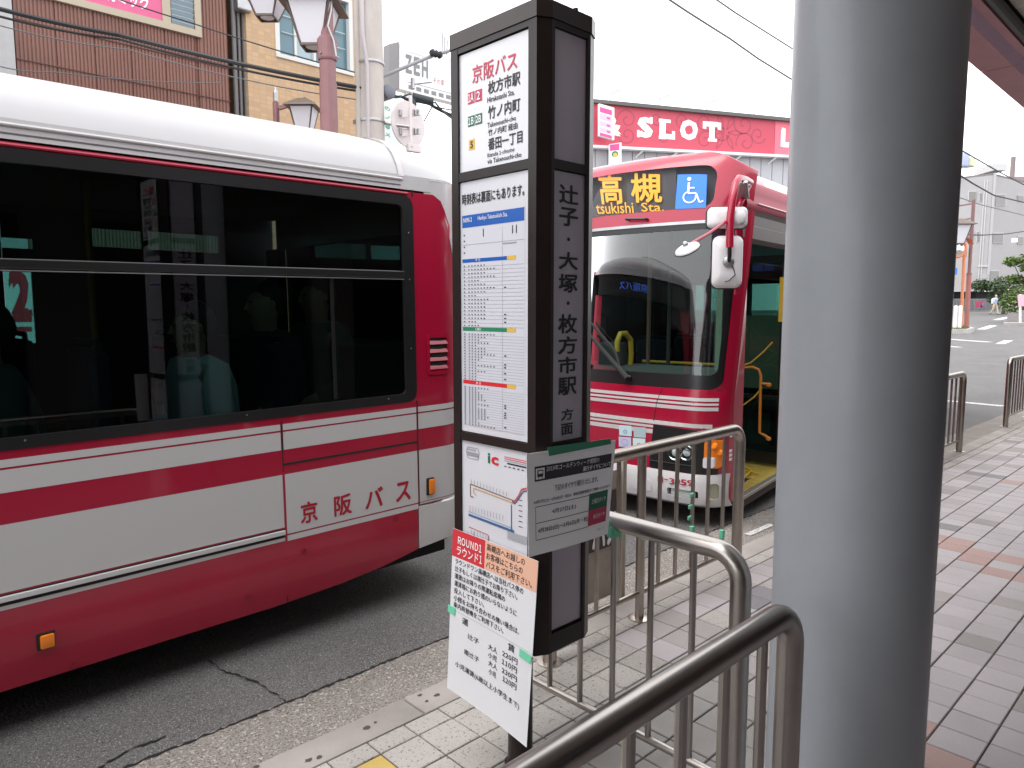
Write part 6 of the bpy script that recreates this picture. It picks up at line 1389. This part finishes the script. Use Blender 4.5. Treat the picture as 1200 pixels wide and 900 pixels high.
# traffic island with posts and a traffic mirror
isl = kind(MB().prism([gat(1040, 33.2)+Vector((0, 0, 0)), gat(1138, 33.6), gat(1143.5, 34.6), gat(1138, 36.2), gat(1040, 38)], (0, 0, .2)).build('traffic_island', speckle('island_concrete', (.42, .40, .38), SP, scale=30, amt=.3)), 'structure')
gm = MB(); rn = random.Random(2)
for k in range(500):
    F_ = rn.uniform(33.8, 36); px_ = rn.uniform(1100, 1137); p = gat(px_, F_)+Vector((0, 0, .2)); a = rn.uniform(0, 6.28); h = rn.uniform(.05, .18)
    gm.add([p, p+Vector((.03*math.cos(a), .03*math.sin(a), 0)), p+Vector((.05*math.cos(a+1), .05*math.sin(a+1), h))], [(0, 1, 2)])
g = gm.build('grass', mat('island_grass', (.10, .13, .03), .8, jitter=.1)); g['kind'] = 'stuff'
M_terr = mat('terracotta_post_paint', (.34, .13, .11), .55, var=.08, vscale=2); M_mpost = mat('mauve_far_post', (.21, .11, .11), .55)
def far_post(px0, py0, px1, py1, F, lab, cat, r=.11):
    b = atf(px1, py1, F); tpt = atf(px0, py0, F); t = thing('street_post', lab, cat, b)
    m_ = b.lerp(tpt, .42); MB().tube([b, m_], r, 12).build('lower_post', M_terr, t, True); MB().tube([m_, Vector((m_.x, m_.y, tpt.z))], r*.72, 12).build('upper_post', M_mpost, t, True); MB().lathe([(r*1.1, -.05), (r*1.1, .05)], m_, 12).build('collar', M_mpost, t); return t
t = far_post(1118.5, 222, 1112, 387, 34.2, 'left mauve and terracotta post standing on the traffic island', 'post')
for py_ in (240, 257): MB().bar(atf(1119, py_+2, 34.2), atf(1138, py_-1, 34.4), .07, .07).build('cross_arm', M_mpost, t)
lq = thing('street_lamp', 'dark hooded lantern hung between the two island posts', 'street lamp', atf(1122, 265, 34)); lantern(atf(1123, 264, 34), .9, .85, lq, HEAD)
far_post(1140, 234, 1132.5, 383, 34.9, 'right mauve and terracotta post standing on the traffic island', 'post')
M_or = mat('traffic_orange_paint', (.62, .21, .09), .45)
tmr = thing('traffic_mirror', 'orange double convex traffic mirror on an orange pole on the island', 'traffic mirror', atf(1126, 386, 34.5))
MB().tube([atf(1126, 386, 34.5), atf(1130, 295, 34.5)], .07, 12).build('pole', M_or, tmr, True)
c = atf(1123, 291, 34.3); nv = (-fw_+rt_*.25).normalized(); mx_ = nv.to_track_quat('Z', 'Y').to_matrix().to_4x4()
MB().lathe([(.42, -.05), (.46, 0), (.42, .05)], c, 28, mx_).build('frame', M_or, tmr, True); MB().lathe([(.001, .09), (.2, .07), (.34, .04), (.42, .0)], c, 28, mx_).build('mirror_face', mat('convex_mirror', (.7, .72, .74), .08, metal=1), tmr, True)
hd_ = MB(); vs = []; 
for i in range(13):
    A_ = R(20+140*i/12); p = c+rt_*(.50*math.cos(A_))+Vector((0, 0, .50*math.sin(A_))); vs += [p, p+nv*.3]
hd_.add(vs, [(2*i, 2*i+1, 2*i+3, 2*i+2) for i in range(12)]).build('hood', M_or, tmr)
c2 = atf(1131.5, 294, 34.8); MB().lathe([(.30, -.05), (.34, 0), (.30, .05)], c2, 24, (fw_*-.6+rt_).normalized().to_track_quat('Z', 'Y').to_matrix().to_4x4()).build('frame', M_or, tmr, True)
for px_ in (1118.5, 1124):
    b = atf(px_, 384, 34); MB_ = MB().lathe([(.09, 0), (.09, 1.0), (.05, 1.04)], b, 12).build('bollard', mat('white_bollard', (.75, .75, .75), .5), None, True); tag(MB_, ('left' if px_ < 1120 else 'right')+' short white bollard between the two island posts', 'bollard')
bsn = MB().bar(atf(1118, 318, 33.9), atf(1121.5, 318, 33.9), .05, .30).build('street_sign', M_blue); tag(bsn, 'small blue plate on the left island post', 'sign')
# white apartment building
F0 = 78.
def ap(px, py, F): return atf(px, py, F)
ab = thing('building', 'white multi-storey block with grey windows and rooftop water tanks at the street end', 'building', gat(1150, F0))
M_wb = mat('white_render', (.36, .345, .35), .8, var=.04, vscale=.4, bump=.05, bscale=2)
A0 = ap(1060, 205, 84); A1 = ap(1164, 203, F0); A2 = ap(1260, 215, 92)
zt_ = A1.z; zg_ = -.1+rise(A1.x)
def wall_(p, q, z0, z1, m, nm, par, th=.3):
    d = (q-p); d.z = 0; nrm = Vector((-d.y, d.x, 0)).normalized(); nrm = nrm if nrm.dot(fw_) > 0 else -nrm
    return MB().prism([Vector((p.x, p.y, z0)), Vector((q.x, q.y, z0)), Vector((q.x, q.y, z1)), Vector((p.x, p.y, z1))], nrm*th).build(nm, m, par)
zb_lo = ap(1150, 341, 79).z
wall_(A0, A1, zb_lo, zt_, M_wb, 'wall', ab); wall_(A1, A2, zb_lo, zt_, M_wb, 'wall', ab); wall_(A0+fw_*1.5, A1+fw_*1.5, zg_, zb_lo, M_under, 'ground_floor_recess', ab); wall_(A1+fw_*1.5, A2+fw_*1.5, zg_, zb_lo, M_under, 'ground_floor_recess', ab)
MB().prism([Vector((p.x, p.y, zt_-.2)) for p in (A0, A1, A2, A2+fw_*8)], (0, 0, .2)).build('roof', M_wb, ab)
wall_(A1+rt_*-.0-fw_*.15, A1+rt_*.25-fw_*.15, zb_lo, zt_, mat('white_pilaster', (.42, .41, .42), .8), 'corner_edge', ab, .1)
M_gw = mat('grey_shutter_pane', (.20, .185, .18), .5); M_fr2 = mat('pale_frame', (.50, .49, .49), .6)
def onwall(px, py, P, Q):
    d = ray(px, py); nrm = Vector((-(Q-P).y, (Q-P).x, 0)).normalized(); t = (P-CP).dot(nrm)/d.dot(nrm); return CP+d*t
for (x0_, y0_, x1_, y1_, P_, Q_) in ((1134, 224, 1143, 236, A0, A1), (1131, 270, 1139.5, 282.5, A0, A1), (1166, 227.5, 1178, 241, A1, A2), (1163.5, 273, 1175.5, 285, A1, A2), (1160, 317, 1170.5, 328, A1, A2), (1192, 229, 1199, 236, A1, A2), (1192, 277, 1199, 286, A1, A2), (1147, 226, 1149, 236, A0, A1), (1144, 271, 1146, 284, A0, A1)):
    q = [onwall(x, y, P_, Q_)-fw_*.12 for x, y in ((x0_, y0_), (x1_, y0_), (x1_, y1_), (x0_, y1_))]; fo = MB().prism(q, fw_*.1).build('window', M_fr2, ab)
    cq = sum(q, Vector())/4; MB().prism([cq+(p-cq)*.88-fw_*.03 for p in q], fw_*.05).build('pane', M_gw, fo)
for (x0_, y0_, x1_, y1_) in ((1152, 324, 1157, 327),): q = onwall(x0_, y0_, A1, A2); MB().box(q-fw_*.3, (.9, .5, .5)).build('air_conditioner', M_wb, ab)
for px_ in (1152, 1155): q = onwall(px_, 240, A0, A1)-fw_*.05; MB().tube([q+Vector((0, 0, 2.5)), Vector((q.x, q.y, zb_lo))], .06, 6).build('downpipe', M_fr2, ab)
MB().bar(onwall(1145, 312, A0, A1)-fw_*.1, onwall(1158, 312, A0, A1)-fw_*.1, .1, .12).build('ledge', M_fr2, ab); 
tk = MB().lathe([(.85, 0), (.9, .1), (.9, 1.3), (.7, 1.5)], ap(1124.5, 196, 80), 16).build('water_tank', mat('tank_pale_blue', (.42, .47, .66), .5), ab, True)
MB().box(ap(1135, 191, 80), (1.2, 1.0, .9), bev=.1).build('water_tank', mat('tank_pale_yellow', (.60, .58, .36), .5), ab); MB().box(ap(1161, 199, 80), (3.2, 1.5, .7), HEAD).build('roof_unit', M_fr2, ab)
MB().lathe([(.28, 0), (.26, 2.4)], ap(1186, 208, 88), 12).build('chimney', mat('chimney_brown', (.20, .15, .15), .6), ab, True)
br_ = thing('building', 'low brown roofed building edge peeking out behind the white block', 'building', gat(1198, 100)); q = [ap(1190, 207, 100), ap(1240, 207, 100), ap(1240, 260, 100), ap(1190, 260, 100)]; q[2].z = q[3].z = 0
MB().prism(q, fw_*4).build('wall', mat('brown_far_wall', (.24, .18, .17), .7), br_)
# left building slice with signs behind the posts
lb_ = thing('building', 'narrow pale building slice with shop signs just right of the column', 'building', gat(1105, 66)); q = [ap(1060, 200, 66), ap(1114, 215, 66), gat(1112, 66), gat(1060, 66)]; MB().prism(q, fw_*3).build('wall', mat('pale_slice', (.52, .51, .51), .8), lb_)
for i, (y0_, y1_, cc) in enumerate(((292, 308, (.05, .05, .055)), (312, 330, (.10, .09, .09)), (338, 350, (.20, .17, .16)), (238, 248, (.25, .24, .26)))): MB().prism([ap(1106, y0_, 65.8), ap(1113, y0_+1, 65.8), ap(1113, y1_, 65.8), ap(1106, y1_, 65.8)], -fw_*.1).build('shop_sign', mat('slice_sign_%d' % i, cc, .6), lb_)
# fence along the far plot
fe = thing('fence', 'grey slatted fence in front of the white block', 'fence', gat(1150, 72))
M_fg = mat('grey_fence_slat', (.23, .23, .235), .5, jitter=.15)
for k in range(46):
    px_ = 1114+k*1.62; b = gat(px_, 72); zt2 = ap(px_, 350, 72).z; MB().bar(b, Vector((b.x, b.y, zt2)), .10, .04, up=rt_).build('slat', M_fg, fe)
for py_ in (351, 363): MB().bar(ap(1113, py_, 72.1), ap(1188, py_, 72.1), .06, .08).build('rail', M_fg, fe)
for px_, cc in ((1146, (.45, .05, .12)), (1150, (.5, .05, .12)), (1149, (.1, .25, .5))): tag(MB().box(gat(px_, 71)+Vector((0, 0, .75)), (.55, .1, .6 if cc[0] > .2 else .3), HEAD).build('planter_banner', mat('banner_%d' % px_, cc, .7)), {1146: 'dull red cloth panel on the far grey fence, left one', 1150: 'dull red cloth panel on the far grey fence, right one', 1149: 'low blue cloth strip on the far grey fence'}[px_], 'banner')
kg = MB(); 
for k in range(10): pass
# people far away
pm = gat(1165.5, 60); pm.z = atf(1166, 369, 60).z
road_patch = None
person('walk', (pm.x, pm.y, pm.z), HEAD+R(205), 'man in pale blue shirt and beige trousers with white backpack crossing the far road', mat('sky_blue_shirt', (.42, .52, .80), .8), M_bei, M_hairg, bag=mat('white_backpack', (.75, .77, .80), .7), s=1.0)
pm = gat(1108, 60); pm.z = atf(1108, 368, 60).z
person('walk', (pm.x, pm.y, pm.z), HEAD+R(90), 'person in dark clothes standing beside the left island post far away', mat('dark_coat', (.03, .03, .035), .8), M_tr)
# bicycle leaning by the fence
bc_ = thing('bicycle', 'pale parked bicycle beside the walking man at the far fence', 'bicycle', gat(1177, 68)); b0 = gat(1175.5, 68)+Vector((0, 0, .33)); b1_ = gat(1180, 68.3)+Vector((0, 0, .33)); M_bk = mat('bicycle_white', (.7, .7, .7), .4)
nb_ = (b1_-b0).normalized().cross(Vector((0, 0, 1)))
for b in (b0, b1_): MB().tube(arc(b, .32, 0, 2*math.pi, 20, (b1_-b0).normalized(), (0, 0, 1))[:-1], .03, 6, closed=True).build('wheel', M_bk, bc_)
mdl = b0.lerp(b1_, .45); MB().tube([b0, mdl+Vector((0, 0, .45)), b1_+Vector((0, 0, .55)), mdl, b0], .03, 6).tube([b1_, b1_+Vector((0, 0, .75))], .025, 6).build('frame', M_bk, bc_)
MB().box(mdl+Vector((0, 0, .52)), (.25, .12, .06), HEAD).build('saddle', M_under, bc_); MB().bar(b1_+Vector((0, 0, .75))-nb_*.25, b1_+Vector((0, 0, .75))+nb_*.25, .03, .03).build('handlebar', M_bk, bc_)
# greenery
def leafm(name, c, sp): return mat(name, c, .55, var=.35, vscale=.9, jitter=0)
def foliage(cs, n, size, m, name, parent, seed=1):
    rn = random.Random(seed); mb = MB()
    for _ in range(n):
        c, r = rn.choice(cs); c = Vector(c)
        while True:
            v = Vector((rn.uniform(-1, 1), rn.uniform(-1, 1), rn.uniform(-1, 1)))
            if .35 < v.length < 1: break
        p = c+Vector((v.x*r[0], v.y*r[1], v.z*r[2])); a = Vector((rn.gauss(0, 1), rn.gauss(0, 1), rn.gauss(0, .6))).normalized(); b = a.cross(Vector((rn.gauss(0, 1), rn.gauss(0, 1), rn.gauss(0, 1)))).normalized(); s_ = size*rn.uniform(.5, 1.3)
        mb.add([p-a*s_, p+b*s_*.45, p+a*s_, p-b*s_*.45], [(0, 1, 2, 3)])
    return mb.build(name, m, parent)
M_lf = [mat('leaf_light', (.13, .19, .045), .5, var=.4, vscale=.8), mat('leaf_mid', (.065, .11, .03), .5, var=.4, vscale=.8), mat('leaf_dark', (.03, .055, .02), .5, var=.3, vscale=.8)]
def tree(px, F, h, cr, label, seed, kinds=(0, 1, 2), cz=.68):
    b = gat(px, F); t = thing('tree', label, 'tree', b); rn = random.Random(seed); tr = MB(); tr.tube([b, b+Vector((.1, 0, h*.3)), b+Vector((-.05, .1, h*.62)), b+Vector((.1, 0, h*.85))], [.16, .13, .09, .03], 8)
    cs = []
    for i in range(13):
        a = rn.uniform(0, 6.28); rr = cr*rn.uniform(.2, .85); z = h*rn.uniform(cz-.28, cz+.26); c = b+Vector((math.cos(a)*rr, math.sin(a)*rr, z)); cs.append((c, (cr*rn.uniform(.25, .45), cr*rn.uniform(.25, .45), cr*rn.uniform(.2, .36)))); tr.tube([b+Vector((0, 0, h*.35)), c], [.06, .015], 5)
    tr.build('trunk', mat('bark', (.10, .08, .06), .9), t, True)
    for q, k in enumerate(kinds): foliage(cs, 1500, .13, M_lf[k], 'crown', t, seed*7+q)
    return t
tree(1206, 46, 4.2, 1.5, 'pale green leafy tree at the right edge above the hedge', 3, (0, 0, 1), .72); tree(1176, 62, 3.4, 2.2, 'darker green tree against the white block behind the walking man', 5, (1, 2, 2), .62); tree(1206, 56, 3.9, 2.2, 'dark shrubby tree low at the right edge under the pale tree', 9, (1, 2), .5)
hb = gat(1195, 44); hd2 = thing('planter', 'grey stone planter with clipped flowering hedge at the right edge', 'planter', hb)
q = [gat(1181, 43.5), gat(1225, 43.5), gat(1225, 46), gat(1183, 46)]; zq = atf(1190, 367, 43.5).z
kk = atf(1178, 378, 42).z
MB().prism([Vector((p.x, p.y, -.2)) for p in q], (0, 0, zq+.2)).build('planter_wall', mat('planter_stone', (.24, .22, .22), .8, var=.1), hd2)
MB().prism([Vector((p.x, p.y, -.2)) for p in (gat(1177, 41.5), gat(1230, 41.5), gat(1230, 43.4), gat(1177.5, 43.4))], (0, 0, kk+.2)).build('planter_kerb', mat('planter_kerb_stone', (.38, .35, .33), .8), hd2)
zc_ = atf(1190, 352, 44).z; cs = [(atf(px_, 354, 44.6)+Vector((0, 0, rn.uniform(-.2, .35))), (.55, .8, .62)) for px_ in range(1185, 1226, 3)]
foliage(cs, 2600, .10, M_lf[0], 'hedge', hd2, 4); foliage(cs, 1500, .10, M_lf[1], 'hedge', hd2, 5); foliage(cs, 160, .07, mat('flower_white', (.7, .62, .66), .6), 'flower', hd2, 6)
fbn = thing('banner_flag', 'pink and white pennant on a white post before the hedge', 'banner', atf(1195.5, 378, 41)); MB().tube([atf(1195.5, 378, 41), atf(1195.5, 345, 41)], .06, 8).build('post', M_wht, fbn); MB().prism([atf(1193, 346, 40.9), atf(1204, 345, 40.9), atf(1202, 358, 40.9), atf(1194, 360, 40.9)], fw_*.05).build('cloth', mat('pennant_pink', (.72, .42, .52), .6), fbn)
# wires on the right
cable([atf(1100, 189, 30), atf(1140, 215, 34), atf(1165, 229, 38), atf(1230, 244, 48)], .035, 'lower heavy wire sloping across the white block', n=5); cable([atf(1100, 160, 32), atf(1130, 178, 36), atf(1170, 201, 42), atf(1230, 232, 52)], .035, 'upper heavy wire rising from the column across the roof tanks', n=5)
cable([atf(1120, 230, 34), atf(1150, 240, 38), atf(1215, 256, 48)], .022, 'middle wire from the island posts to the right edge', M_cab2, n=5); cable([atf(1100, 274, 34), atf(1150, 275.5, 38), atf(1180, 274, 44), atf(1215, 269, 50)], .035, 'lowest dark wire crossing the lower windows of the white block', n=5)
sgn = tag(MB().bar(atf(1189, 279, 45), atf(1189, 284, 45), .08, .35, up=rt_).build('street_sign', M_wht), 'small white plate hung on the lowest wire at the right edge', 'sign')
